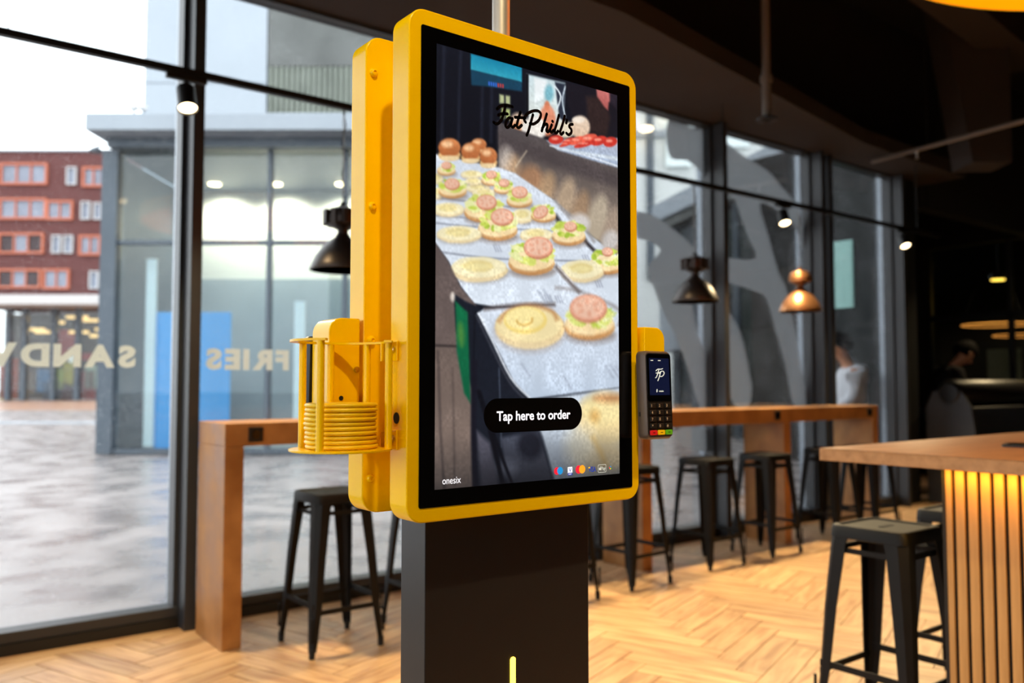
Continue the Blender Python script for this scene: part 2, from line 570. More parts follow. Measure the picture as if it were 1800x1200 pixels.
# soffit above the windows and the dark ceiling void
MB().prism([(X0, 4.86), (X0, 3.55), (3.67, 3.63), (5.5, 3.93), (7.48, 4.26), (9.6, 4.3), (9.6, 4.86)], 3.56, 3.7).build('trim_11', 'ceiling_dark', kind='structure', label='brown-grey ceiling soffit running above the windows', cat='soffit')
MB().box(X0, 9.6, 4.70, 4.9, 3.70, 5.2).build('wall_front', 'wall_dark', kind='structure', label='dark bulkhead wall above the window head', cat='wall')
MB().prism([(X0, YB), (X1 + 6, YB), (X1 + 6, 9.6), (12.9, 9.6), (12.9, 7.8), (9.28, 5.85), (9.28, 4.9), (X0, 4.9)], 5.2, 5.4).build('ceiling', 'ceiling_black', kind='structure', label='black painted ceiling high above the soffit', cat='ceiling')
MB().box(X0 - 0.2, X0, YB, 4.86, 3.62, 5.4).build('wall_left', 'wall_dark', kind='structure', label='dark bulkhead above the side windows, out of view', cat='wall')
for i in range(6):                             # the glass wall turns the corner on the left, out of view
    ya = YB + i * 1.476; yb_ = ya + 1.476
    e = empty('window_%d' % (n + 1 + i), (X0 - 0.1, (ya + yb_) / 2, 0), kind='structure', label='side window pane on the left, number %d from the back, out of view' % (i + 1), cat='window')
    MB().box(-0.06, 0.06, -0.738, -0.68, 0, 3.62).build('post', 'dark_frame', e)
    MB().box(-0.06, 0.06, -0.68, 0.737, 0, 0.11).build('sill_frame', 'dark_frame', e)
    MB().box(-0.006, 0.006, -0.68, 0.737, 0.11, 3.62).build('pane', 'window_glass', e)
MB().box(X0, X1 + 6, YB - 0.2, YB, -0.2, 5.4).build('wall_back', 'wall_dark', kind='structure', label='dark rear wall behind the camera', cat='wall')
# ceiling beams
for i, (p, q, w, zb, zt) in enumerate([((3.2, 3.0), (9.4, 3.55), 0.35, 4.5, 4.9), ((4.5, 1.6), (12.5, 2.6), 0.3, 4.3, 4.7)]):
    d = Vector((q[0] - p[0], q[1] - p[1], 0)); ln = d.length
    MB().box(0, ln, -w / 2, w / 2, zb, zt).build('trim_%d' % (12 + i), 'ceiling_dark', loc=(p[0], p[1], 0), rot=(0, 0, math.atan2(d.y, d.x)),
        kind='structure', label=['steel ceiling beam nearest the window soffit', 'steel ceiling beam over the slatted counter'][i], cat='beam')
MB().quadloft([[(8.35, 3.67, 3.4), (8.64, 3.44, 3.4), (8.9, 3.75, 3.4), (8.6, 3.98, 3.4)], [(8.12, 3.85, 5.2), (8.64, 3.44, 5.2), (8.9, 3.75, 5.2), (8.4, 4.16, 5.2)]]).build(
    'trim_14', 'ceiling_dark', kind='structure', label='inclined brown strut hanging from the ceiling at upper right', cat='strut')

# end wall: dark bulkhead, glass partition and the dim room behind
MB().box(9.6, 12.9, 4.74, 4.9, 3.3, 5.2).build('trim_15', 'ceiling_black', kind='structure', label='black bulkhead above the booth seat', cat='bulkhead')
MB().box(12.9, 13.1, YB, 9.6, 3.35, 5.19).build('trim_16', 'ceiling_black', kind='structure', label='black bulkhead above the glass partition', cat='bulkhead')
MB().prism([(9.0, 4.74), (9.32, 4.74), (9.40, 4.9), (9.42, 5.66), (13.1, 7.56), (13.1, 7.75), (9.30, 5.80), (9.28, 4.95), (9.0, 4.95)], 0, 5.2).build('wall_right', 'return_wall', kind='structure', label='dark glazed return wall at the end of the windows', cat='wall')
MB().prism([(12.9, 6.41), (13.1, 6.41), (13.1, 9.4), (X1 + 5.89, 9.4), (X1 + 5.89, 9.6), (12.9, 9.6)], 0, 3.34).build('wall_far', 'far_room', kind='structure', label='dark wall closing the room behind the booth', cat='wall')
MB().box(X1 + 5.9, X1 + 6.1, YB, 9.6, -0.2, 5.4).build('wall_end', 'far_room', kind='structure', label='far end wall of the dim room beyond the partition', cat='wall')
MB().box(X1, X1 + 6, YB, 9.6, -0.2, 0).build('floor_beyond', 'far_room', kind='structure', label='dark floor beyond the glass partition', cat='floor')
part = empty('glass_partition', (13.0, 3.0, 0), kind='structure', label='tall glass partition with dark posts behind the booth', cat='partition')
for y in np.arange(-3.5, 6.4, 1.15):
    MB().box(-0.05, 0.05, y - 0.03, y + 0.03, 0, 3.35).build('post', 'black_satin', part)
for y in np.arange(-3.5, 5.3, 1.15):
    MB().box(-0.006, 0.006, y + 0.03, y + 1.12, 0.05, 3.35).build('pane', 'partition_glass', part)
MB().box(-0.05, 0.05, -3.5, 6.4, 2.25, 2.33).build('transom', 'black_satin', part)

# ------------------------------------------------------------------ lamps
def spot_lamp(name, loc, aim, power, label, group, size=100, blend=0.6, track_drop=True, radius=0.04):
    """black track spotlight: adapter, stem, tilted can, glowing lens and its own light"""
    e = empty(name, loc, label=label, cat='spotlight', group=group)
    MB().box(-0.10, 0.10, -0.017, 0.017, -0.028, -0.002).build('adapter', 'black_satin', e, bev=0.003)
    MB().tube([(0, 0, -0.02), (0, 0, -0.07)], 0.012, 8).build('stem', 'black_satin', e, smooth=True)
    d = (Vector(aim) - (Vector(loc) + Vector((0, 0, -0.1)))).normalized()
    q = d.to_track_quat('-Z', 'Y').to_euler()
    can = MB().lathe([(0.030, 0.05), (0.045, 0.04), (0.047, -0.06), (0.052, -0.085), (0.047, -0.085), (0.044, -0.07)], 20).build('can', 'black_satin', e, smooth=True, loc=(0, 0, -0.10), rot=q)
    MB().lathe([(0.044, -0.072), (0.044, -0.076)], 20).build('lens', 'lamp_glow', can)
    ld = bpy.data.lights.new(name, 'SPOT')
    ld.energy = power; ld.color = WARM; ld.spot_size = math.radians(size); ld.spot_blend = blend; ld.shadow_soft_size = radius
    lo = bpy.data.objects.new('bulb_light', ld)
    COL.objects.link(lo); lo.parent = e
    lo.location = Vector((0, 0, -0.10)) + d * 0.09
    lo.rotation_euler = q
    return e

TY, TZ = 4.35, 2.845
track = empty('light_track', (0, TY, TZ), label='long black lighting track hanging in front of the windows', cat='light track')
MB().box(-3.5, 9.05, -0.017, 0.017, 0.0, 0.035).build('rail', 'black_satin', track)
for x in (-2, 0.5, 3, 5.5, 8.6):
    MB().tube([(x, 0, 0.03), (x, 0, 0.72)], 0.003, 6).build('suspension_wire', 'black_satin', track)
SP = 'track spotlights over the window bar'
spot_lamp('track_spotlight', (1.28, TY, TZ), (1.25, 3.2, 0), 230, 'lit black spotlight on the track in front of the leftmost post', SP, 110)
spot_lamp('track_spotlight', (3.3, TY, TZ), (3.2, 3.0, 0), 230, 'track spotlight hidden behind the yellow kiosk', SP, 110)
spot_lamp('track_spotlight', (4.2, TY, TZ), (4.3, 2.9, 0), 260, 'track spotlight behind the right edge of the kiosk, out of sight', SP, 110)
spot_lamp('track_spotlight', (6.30, TY, TZ), (5.6, 3.2, 0), 300, 'lit tilted track spotlight above the copper pendant lamp', SP, 110)
spot_lamp('track_spotlight', (8.31, TY, TZ), (7.6, 2.9, 0), 300, 'lit tilted track spotlight at the far right end', SP, 110)
tr2 = empty('light_track', (0, 0.0, 3.4), label='added black lighting track above the camera, out of view', cat='light track')  # unseen track and its spots, added to brighten floor and kiosk front
MB().box(-2.5, 6.5, -0.017, 0.017, 0.0, 0.035).build('rail', 'black_satin', tr2)
for x in (-1.5, 3.0, 6.0):
    MB().tube([(x, 0, 0.03), (x, 0, 1.8)], 0.003, 6).build('suspension_wire', 'black_satin', tr2)
SQ = 'added spotlights over the counter side and booth'
spot_lamp('added_spotlight', (0.3, 0.0, 3.4), (0.9, 1.9, 0.3), 130, 'added spotlight lighting the kiosk front, out of view', SQ, 75, 0.9)
spot_lamp('added_spotlight', (2.2, 0.0, 3.4), (2.3, 2.0, 0), 260, 'added spotlight above the floor between kiosk and slatted counter', SQ, 72, 0.9)
spot_lamp('added_spotlight', (4.2, 0.0, 3.4), (4.6, 1.9, 0.6), 200, 'added spotlight above the slatted counter, out of view', SQ, 80, 0.9)

spot_lamp('added_spotlight', (11.9, 4.3, 3.3), (10.8, 5.1, 1.6), 210, 'added spotlight above the booth seat, lighting the person in black', SQ, 80, 0.8)  # unseen lamp added to light the person behind the booth

def pendant(name, x, label, copper, lit=False):
    e = empty(name, (x, TY, 1.93), label=label, cat='pendant lamp', group='industrial pendant lamps over the window bar')
    m = 'shade_copper' if copper else 'shade_metal'
    prof = [(0.178, 0.0), (0.180, 0.006), (0.172, 0.03), (0.152, 0.075), (0.118, 0.125), (0.075, 0.165), (0.045, 0.185), (0.036, 0.20),
            (0.034, 0.20), (0.044, 0.182), (0.073, 0.161), (0.115, 0.121), (0.148, 0.072), (0.168, 0.028), (0.174, 0.0)]
    sh = MB().lathe(prof, 36).build('shade', m, e, smooth=True)
    MB().tube([(0.178 * math.cos(a), 0.178 * math.sin(a), 0.003) for a in np.linspace(0, 2 * PI, 36, endpoint=False)], 0.005, 6, True).build('rim', m, sh, smooth=True)
    MB().lathe([(0.040, 0.198), (0.032, 0.205), (0.030, 0.225), (0.046, 0.24), (0.046, 0.232)], 20).build('neck', m, e, smooth=True)
    MB().lathe([(0.05, 0.235), (0.085, 0.255), (0.095, 0.262), (0.095, 0.300), (0.088, 0.308), (0.088, 0.325), (0.080, 0.340), (0.05, 0.352), (0.02, 0.365), (0.012, 0.385), (0.0, 0.385)], 28).build('ballast_housing', 'shade_metal' if not copper else m, e, smooth=30)
    if not copper:
        for k in range(10):
            a = 2 * PI * k / 10
            MB().box(0.085, 0.112, -0.014, 0.014, 0.252, 0.335).build('cooling_fin', 'shade_metal', e, rot=(0, 0, a), bev=0.003)
    MB().lathe([(0.02, 0.13), (0.032, 0.10), (0.034, 0.07), (0.02, 0.045), (0.0, 0.04)], 16).build('bulb', 'shade_inner', e, smooth=True)
    # chain of real links up to the track
    ch = MB()
    z = 0.385; k = 0
    while z < TZ - 1.93 - 0.02:
        pts = []
        for a in np.linspace(0, 2 * PI, 10, endpoint=False):
            u, w = 0.007 * math.cos(a), 0.0175 * math.sin(a)
            pts.append((u, 0, z + 0.0175 + w) if k % 2 else (0, u, z + 0.0175 + w))
        ch.tube(pts, 0.0022, 5, True)
        z += 0.029; k += 1
    ch.build('chain', 'chain_metal', e, smooth=True)
    cord = [(0.01, 0.008, 0.38)] + [(0.012 * math.sin(i * 1.7), 0.010 * math.cos(i * 1.3), 0.38 + i * 0.055) for i in range(1, 10)] + [(0, 0, TZ - 1.93)]
    MB().tube(smooth_pts(cord, 4), 0.003, 6).build('cable', 'black_rubber', e, smooth=True)
    return e
pendant('pendant_lamp', 2.15, 'dark metal pendant lamp half hidden by the kiosk', False)
pendant('pendant_lamp', 5.14, 'dark metal pendant lamp with finned housing, right of the kiosk', False)
pendant('pendant_lamp', 6.53, 'copper-toned pendant lamp with stacked round housing', True)

# ------------------------------------------------------------------ window bar
bar = empty('window_bar', (0, 4.18, 0), label='long rust-brown bar counter standing along the windows', cat='bar counter')
MB().box(1.447, 7.465, 0, 0.40, 0.985, 1.10).build('worktop', 'corten', bar, bev=0.003)
for (a, b) in ((1.447, 1.543), (4.363, 4.46), (6.017, 6.109), (7.374, 7.465)):
    MB().box(a, b, 0.001, 0.399, 0, 0.984).build('leg_panel', 'corten', bar, bev=0.003)
for x in (1.60, 5.93, 7.32):
    s_ = MB().box(x - 0.038, x + 0.038, -0.007, 0.0, 1.005, 1.078).build('power_socket', 'black_satin', bar, bev=0.003)
    MB().lathe([(0.021, 0.0), (0.021, 0.002), (0.018, 0.002), (0.018, 0.001)], 20).build('socket_well', 'bezel_black', s_, loc=(x, -0.007, 1.0415), rot=(PI / 2, 0, 0))

# ------------------------------------------------------------------ stools
def make_stool():
    e = empty('bar_stool', (0, 0, 0), cat='stool')
    H_, s, f = 0.76, 0.15, 0.195
    # pressed seat pan: rounded square with a raised rim and shallow dish
    seat = MB()
    rings = []
    for (hw, r, z) in ((0.146, 0.03, H_ - 0.05), (0.152, 0.034, H_ - 0.047), (0.150, 0.034, H_ - 0.012), (0.145, 0.032, H_ - 0.003), (0.136, 0.028, H_), (0.128, 0.026, H_ - 0.001), (0.122, 0.024, H_ - 0.007), (0.05, 0.02, H_ - 0.007)):
        rings.append([(x, y, z) for (x, y) in rrect(-hw, hw, -hw, hw, r, 5)])
    seat.quadloft(rings)
    so = seat.build('seat', 'black_metal', e, smooth=35)
    MB().prism(rrect(-0.045, 0.045, -0.012, 0.012, 0.0115, 6), H_ - 0.0072, H_ - 0.0055).build('handle_slot', 'black_rubber', so)
    for (sx, sy) in ((-1, -1), (1, -1), (1, 1), (-1, 1)):
        lg = MB()
        def ring(o, w, z, t=0.006, ch=0.35):
            # folded sheet section: outer corner chamfered, two flanges
            c = w * ch
            p = [(o - w, o), (o - c, o), (o, o - c), (o, o - w), (o - t, o - w), (o - t, o - c - t * 0.4), (o - c - t * 0.4, o - t), (o - w, o - t)]
            q = [(sx * x, sy * y, z) for x, y in p]
            return q if sx * sy > 0 else q[::-1]
        lg.quadloft([ring(f, 0.030, 0.03), ring(f - 0.012, 0.048, 0.22), ring(f - 0.024, 0.060, 0.45), ring(0.153, 0.074, 0.69), ring(0.1505, 0.080, H_ - 0.045)])
        lo = lg.build('leg', 'black_metal', e, smooth=25)
        MB().tube([(sx * (f - 0.012), sy * (f - 0.012), 0.0), (sx * (f - 0.013), sy * (f - 0.013), 0.045)], [0.014, 0.016], 10).build('foot', 'black_rubber', lo, smooth=True)
        MB().tube([(sx * (f - 0.003), sy * (f - 0.003), 0.075), (sx * (f - 0.0045), sy * (f - 0.0045), 0.19)], [0.006, 0.006], 8).build('pressed_rib', 'black_metal', lo, smooth=True)
    o = f - 0.018
    for k in range(4):
        a = k * PI / 2
        zz = 0.235 if k % 2 else 0.205
        MB().box(-o, o, -0.003, 0.003, -0.012, 0.012).build('stretcher', 'black_metal', e, loc=(-math.sin(a) * -o, math.cos(a) * -o, zz), rot=(0, 0, a))
        MB().box(-0.12, 0.12, -0.003, 0.003, -0.010, 0.010).build('top_brace', 'black_metal', e, loc=(math.sin(a) * 0.139, -math.cos(a) * 0.139, 0.665), rot=(0, 0, a))
    return e

stool0 = make_stool()
ST = [(1.93, 3.995, 0, 'black metal stool by the left end of the window bar, beside the brown leg'),
      (2.50, 3.97, 0, 'black metal stool mostly hidden behind the kiosk pedestal, left side'),
      (3.41, 4.00, 0, 'black metal stool just right of the kiosk pedestal, mostly hidden'),
      (4.065, 4.01, 2, 'black metal stool under the payment terminal, in front of a bar leg'),
      (4.935, 4.09, -1, 'black metal stool at the bar below the dark pendant lamp'),
      (5.635, 4.09, 1, 'black metal stool before the third bar leg, left of the counter corner'),
      (6.50, 4.09, 0, 'black metal stool at the bar behind the counter corner'),
      (7.05, 4.06, 0, 'black metal stool at the far right end of the window bar'),
      (3.13, 1.73, 0, 'large near black stool under the slatted counter overhang'),
      (3.78, 1.73, 0, 'black stool behind the near one, half hidden by the slats')]
for i, (x, y, rz, lb) in enumerate(ST):
    s_ = stool0 if i == 0 else link_copy(stool0)
    s_.location = (x, y, 0); s_.rotation_euler = (0, 0, math.radians(rz))
    tag(s_, lb, 'stool', 'black metal bar stools')

# ------------------------------------------------------------------ slatted counter
ct = empty('slatted_counter', (2.918, 1.873, 0), label='oak counter table with slatted base lit by a yellow strip', cat='counter')
MB().box(0, 2.3, -1.75, 0, 1.004, 1.047).build('counter_core', 'oak_edge', ct, bev=0.002)
MB().box(0.001, 2.299, -1.749, -0.001, 1.0475, 1.05).build('counter_top', 'oak_top', ct)
MB().box(0.1125, 2.2, -1.66, -0.425, 0.0, 1.003).build('base', 'felt_black', ct)
MB().box(0.098, 2.2, -0.424, -0.412, 0.0, 1.003).build('end_panel', 'wall_dark', ct)
sl = MB().box(0.100, 0.112, -0.0145, 0.0145, 0.002, 1.003).mesh('slat', 'oak_slat')
for k in range(29):
    o = bpy.data.objects.new('slat', sl); COL.objects.link(o); o.parent = ct
    o.location = (0, -0.429 - 0.0425 * k, 0)
strip = MB().box(0.050, 0.066, -1.66, -0.40, 1.0015, 1.0035).build('led_strip', 'led_yellow', ct)
ld = bpy.data.lights.new('led_strip_light', 'AREA')
ld.shape = 'RECTANGLE'; ld.size = 0.016; ld.size_y = 1.25; ld.energy = 6.0; ld.color = (1.0, 0.44, 0.02)
lo = bpy.data.objects.new('led_strip_light', ld); COL.objects.link(lo); lo.parent = ct
lo.location = (0.050, -1.03, 1.0005); lo.rotation_euler = (0, math.radians(-12), 0)
pad = MB().prism(rrect(-0.09, 0.09, -0.06, 0.06, 0.015, 5), 0, 0.008).build('charging_pad', 'black_satin', loc=(3.62, 1.44, 1.0505), rot=(0, 0, 0.3), label='flat black charging pad lying on the oak counter', cat='charging pad')
MB().prism(rrect(-0.07, 0.07, -0.045, 0.045, 0.01, 5), 0.008, 0.0095).build('pad_surface', 'bezel_black', pad)

# yellow ring lamp above the counter
e = empty('yellow_ring_lamp', (3.47, 0.63, 3.0), label='large yellow hoop lamp hanging at the top right', cat='ring lamp')
MB().lathe([(1.20, 0.0), (1.215, 0.0), (1.215, 0.13), (1.20, 0.13), (1.17, 0.10), (1.17, 0.02), (1.20, 0.0)], 96).build('hoop', 'yellow_lamp_paint', e, smooth=30)
for k in range(3):
    a = 2 * PI * k / 3 + 0.4
    MB().tube([(1.2 * math.cos(a), 1.2 * math.sin(a), 0.12), (0.2 * math.cos(a), 0.2 * math.sin(a), 2.19)], 0.003, 6).build('suspension_wire', 'steel', e)

# ------------------------------------------------------------------ booth seat
bo = empty('booth_seat', (9.47, 4.2, 0), label='black booth seat with rolled leather top and grey end panel', cat='booth')
MB().prism([(0.52, 0.0), (0.52, 1.05), (0.44, 1.22), (0.14, 1.22), (0.04, 1.06), (0.0, 0.8), (0.0, 0.0)], -0.04, 0.0, 'x').build('end_panel', 'booth_grey', bo, bev=0.004)
MB().box(0.001, 3.3, 0.05, 0.50, 0.0, 1.05).build('back', 'leather_black', bo, bev=0.02)
MB().tube([(-0.06, 0.26, 1.20), (0.0, 0.26, 1.20), (3.3, 0.26, 1.20), (3.34, 0.26, 1.20)], [0.10, 0.15, 0.15, 0.12], 24).build('roll_top', 'leather_black', bo, smooth=True)
MB().box(0.05, 3.3, -0.5, 0.05, 0.38, 0.50).build('seat_cushion', 'leather_black', bo, bev=0.03, seg=3)
MB().box(0.05, 3.3, -0.46, 0.049, 0.0, 0.379).build('seat_base', 'wall_dark', bo)

# pipes under the ceiling
pp = empty('ceiling_pipe', (5.179, 3.7, 3.2), label='grey vertical pipe with round end flange at upper right', cat='pipe')
MB().tube([(0, 0, 0.0), (0, 0, 2.0)], 0.032, 16).build('pipe', 'pipe_grey', pp, smooth=True)
MB().lathe([(0.075, 0), (0.075, 0.012), (0.04, 0.012), (0.036, 0.03)], 24).build('flange', 'black_satin', pp, smooth=30)
MB().lathe([(0.045, 0.28), (0.045, 0.33)], 20).build('pipe_coupling', 'pipe_grey', pp, smooth=30)
pq = empty('sprinkler_pipe', (7.86, 4.45, 3.5), label='thin grey sprinkler pipe running under the ceiling at right', cat='pipe')
MB().tube([(0.08, 0.0, 0), (-0.16, -1.5, 0), (-0.45, -3.3, 0)], 0.022, 12).build('pipe', 'pipe_grey', pq, smooth=True)
MB().tube([(-0.02, -0.6, 0.0), (-0.02, -0.6, 1.7)], 0.004, 6).build('hanger', 'black_satin', pq)
MB().lathe([(0.02, -0.07), (0.008, -0.06), (0.008, -0.02), (0.014, 0.0)], 12).build('sprinkler_head', 'steel', pq, loc=(-0.02, -0.5, -0.02), smooth=True)

# ------------------------------------------------------------------ ordering kiosk
KX, KY = 0.9275, 1.2375                      # centre of the double-sided kiosk
K = empty('ordering_kiosk', (KX, KY, 0), label='yellow double-sided self-order kiosk on a charcoal pedestal', cat='kiosk')
HW, ZB, ZT = 0.2535, 1.076, 1.888
YF, YFB = -0.0975, -0.0455                   # front housing, local y

# picture shown on the display, painted into a fine grid of coloured points
SW, SH, GX, GY = 404.0, 711.0, 320, 600      # millimetres and grid cells
HM = [0.390619, 0.00186733, -28.8503, -0.0971287, 0.336455, -8.13891, -0.000177354, 1.10994e-05]  # homography from enlarged image pixels to display millimetres
def px_to_mm(p):
    """enlarged image pixel coordinates -> millimetres on the display, from its top left corner"""
    x, y = p; w = HM[6] * x + HM[7] * y + 1
    return ((HM[0] * x + HM[1] * y + HM[2]) / w, (HM[3] * x + HM[4] * y + HM[5]) / w)

gxs = np.linspace(0, SW, GX + 1); gys = np.linspace(0, SH, GY + 1)
PXX, PYY = np.meshgrid(gxs, gys)
IMG = np.zeros((GY + 1, GX + 1, 3)) + np.array((20, 24, 34.0))
def vnoise(sx, sy, seed):
    r_ = np.random.default_rng(seed)
    nx, ny = int(SW / sx) + 3, int(SH / sy) + 3
    g = r_.random((ny, nx))
    u = PXX / sx; v = PYY / sy
    i = u.astype(int); j = v.astype(int); fu = u - i; fv = v - j
    fu = fu * fu * (3 - 2 * fu); fv = fv * fv * (3 - 2 * fv)
    return (g[j, i] * (1 - fu) + g[j, i + 1] * fu) * (1 - fv) + (g[j + 1, i] * (1 - fu) + g[j + 1, i + 1] * fu) * fv
def blend(mask, col, box):
    a = mask[..., None]
    IMG[box] = IMG[box] * (1 - a) + col * a
def poly(pts, col, soft=2.0, col2=None, op=1.0, raw=False, horiz=False):
    P = np.array([p if raw else px_to_mm(p) for p in pts])
    x0, y0 = P.min(0) - soft * 2 - 2; x1, y1 = P.max(0) + soft * 2 + 2
    i0, i1 = np.searchsorted(gxs, (x0, x1)); j0, j1 = np.searchsorted(gys, (y0, y1))
    if i1 <= i0 or j1 <= j0: return
    box = (slice(j0, j1), slice(i0, i1))
    X = PXX[box]; Y = PYY[box]
    d = np.full(X.shape, 1e9); ins = np.zeros(X.shape, bool)
    for k in range(len(P)):
        a = P[k]; b = P[(k + 1) % len(P)]
        e = b - a; L2 = e @ e + 1e-9
        t = np.clip(((X - a[0]) * e[0] + (Y - a[1]) * e[1]) / L2, 0, 1)
        d = np.minimum(d, np.hypot(X - a[0] - t * e[0], Y - a[1] - t * e[1]))
        c = ((a[1] > Y) != (b[1] > Y)) & (X < (b[0] - a[0]) * (Y - a[1]) / (b[1] - a[1] + 1e-12) + a[0])
        ins ^= c
    sd = np.where(ins, d, -d)
    m = np.clip(sd / (2 * soft) + 0.5, 0, 1) * op
    c = np.array(col, float)
    if col2 is not None:
        if horiz: t = np.clip((X - P[:, 0].min()) / np.ptp(P[:, 0]), 0, 1)[..., None]
        else: t = np.clip((Y - P[:, 1].min()) / np.ptp(P[:, 1]), 0, 1)[..., None]
        c = c * (1 - t) + np.array(col2, float) * t
    blend(m, c, box)
def ell(cx, cy, rx, ry, col, soft=2.0, rot=0.0, op=1.0, col2=None, wob=0.0):
    pts = []
    for k in range(22):
        a = 2 * PI * k / 22
        q = 1 + wob * (random.random() - 0.5)
        x, y = rx * math.cos(a) * q, ry * math.sin(a) * q
        c, s_ = math.cos(math.radians(rot)), math.sin(math.radians(rot))
        pts.append((cx + x * c - y * s_, cy + x * s_ + y * c))
    poly(pts, col, soft, col2, op)
def line(pts, w, col, soft=1.0, op=1.0):
    c = smooth_pts(pts, 4)
    L_, R_ = [], []
    for i, p in enumerate(c):
        t = c[min(i + 1, len(c) - 1)] - c[max(i - 1, 0)]; t = t / (np.linalg.norm(t) + 1e-9)
        nn = np.array((-t[1], t[0])) * w / 2
        L_.append(p + nn); R_.append(p - nn)
    poly(L_ + R_[::-1], col, soft, op=op)
def flat_bun(cx, cy, rx, ry, blur=2.0):
    ell(cx + 4, cy + ry * 0.45, rx * 1.0, ry * 0.8, (128, 116, 108), blur + 3, op=0.55)
    ell(cx, cy + ry * 0.22, rx, ry * 0.95, (218, 196, 148), blur, col2=(226, 206, 164), wob=0.08)
    ell(cx, cy, rx * 0.96, ry * 0.82, (236, 226, 186), blur, wob=0.08)
    ell(cx - rx * 0.05, cy - ry * 0.12, rx * 0.55, ry * 0.45, (232, 218, 158), blur + 1, wob=0.2)
    line([(cx - rx * 0.5, cy - ry * 0.1), (cx - rx * 0.1, cy - ry * 0.45), (cx + rx * 0.4, cy - ry * 0.2), (cx + rx * 0.3, cy + ry * 0.2), (cx - rx * 0.2, cy + ry * 0.25)], rx * 0.07, (214, 192, 128), blur + 1, 0.6)
def burger(cx, cy, s, tx=0.0, ty=-0.35, tr=0.52, blur=1.6, rot=0):
    ell(cx + 5, cy + s * 0.62, s * 1.0, s * 0.32, (120, 104, 96), blur + 3, op=0.6)
    ell(cx, cy + s * 0.30, s, s * 0.50, (226, 190, 136), blur, col2=(184, 130, 80))
    ell(cx, cy + s * 0.14, s * 0.97, s * 0.45, (242, 224, 180), blur, col2=(236, 206, 154))
    for k in range(24):
        a = random.uniform(0, 2 * PI)
        ell(cx + math.cos(a) * s * 0.72, cy - s * 0.16 + math.sin(a) * s * 0.34, s * random.uniform(0.10, 0.32), s * random.uniform(0.08, 0.2),
            random.choice([(212, 218, 124), (186, 202, 84), (228, 230, 166), (204, 212, 108), (162, 188, 66), (236, 234, 184)]), blur, random.uniform(-40, 40), wob=0.35)
    ell(cx - s * .3, cy + s * .5, s * .5, s * .1, (250, 232, 190), blur + 2, 8, .5)
    x, y = cx + tx * s, cy + ty * s
    ell(x + 2, y + s * 0.07, tr * s, tr * s * 0.74, (192, 126, 98), blur, rot)
    ell(x, y, tr * s, tr * s * 0.72, (222, 160, 134), blur, rot)
    ell(x, y, tr * s * 0.84, tr * s * 0.58, (232, 188, 164), blur, rot)
    for k in range(6):
        a = k * PI / 3 + 0.4
        ell(x + math.cos(a) * tr * s * 0.5, y + math.sin(a) * tr * s * 0.34, tr * s * 0.17, tr * s * 0.10, (222, 164, 138), blur, math.degrees(a))

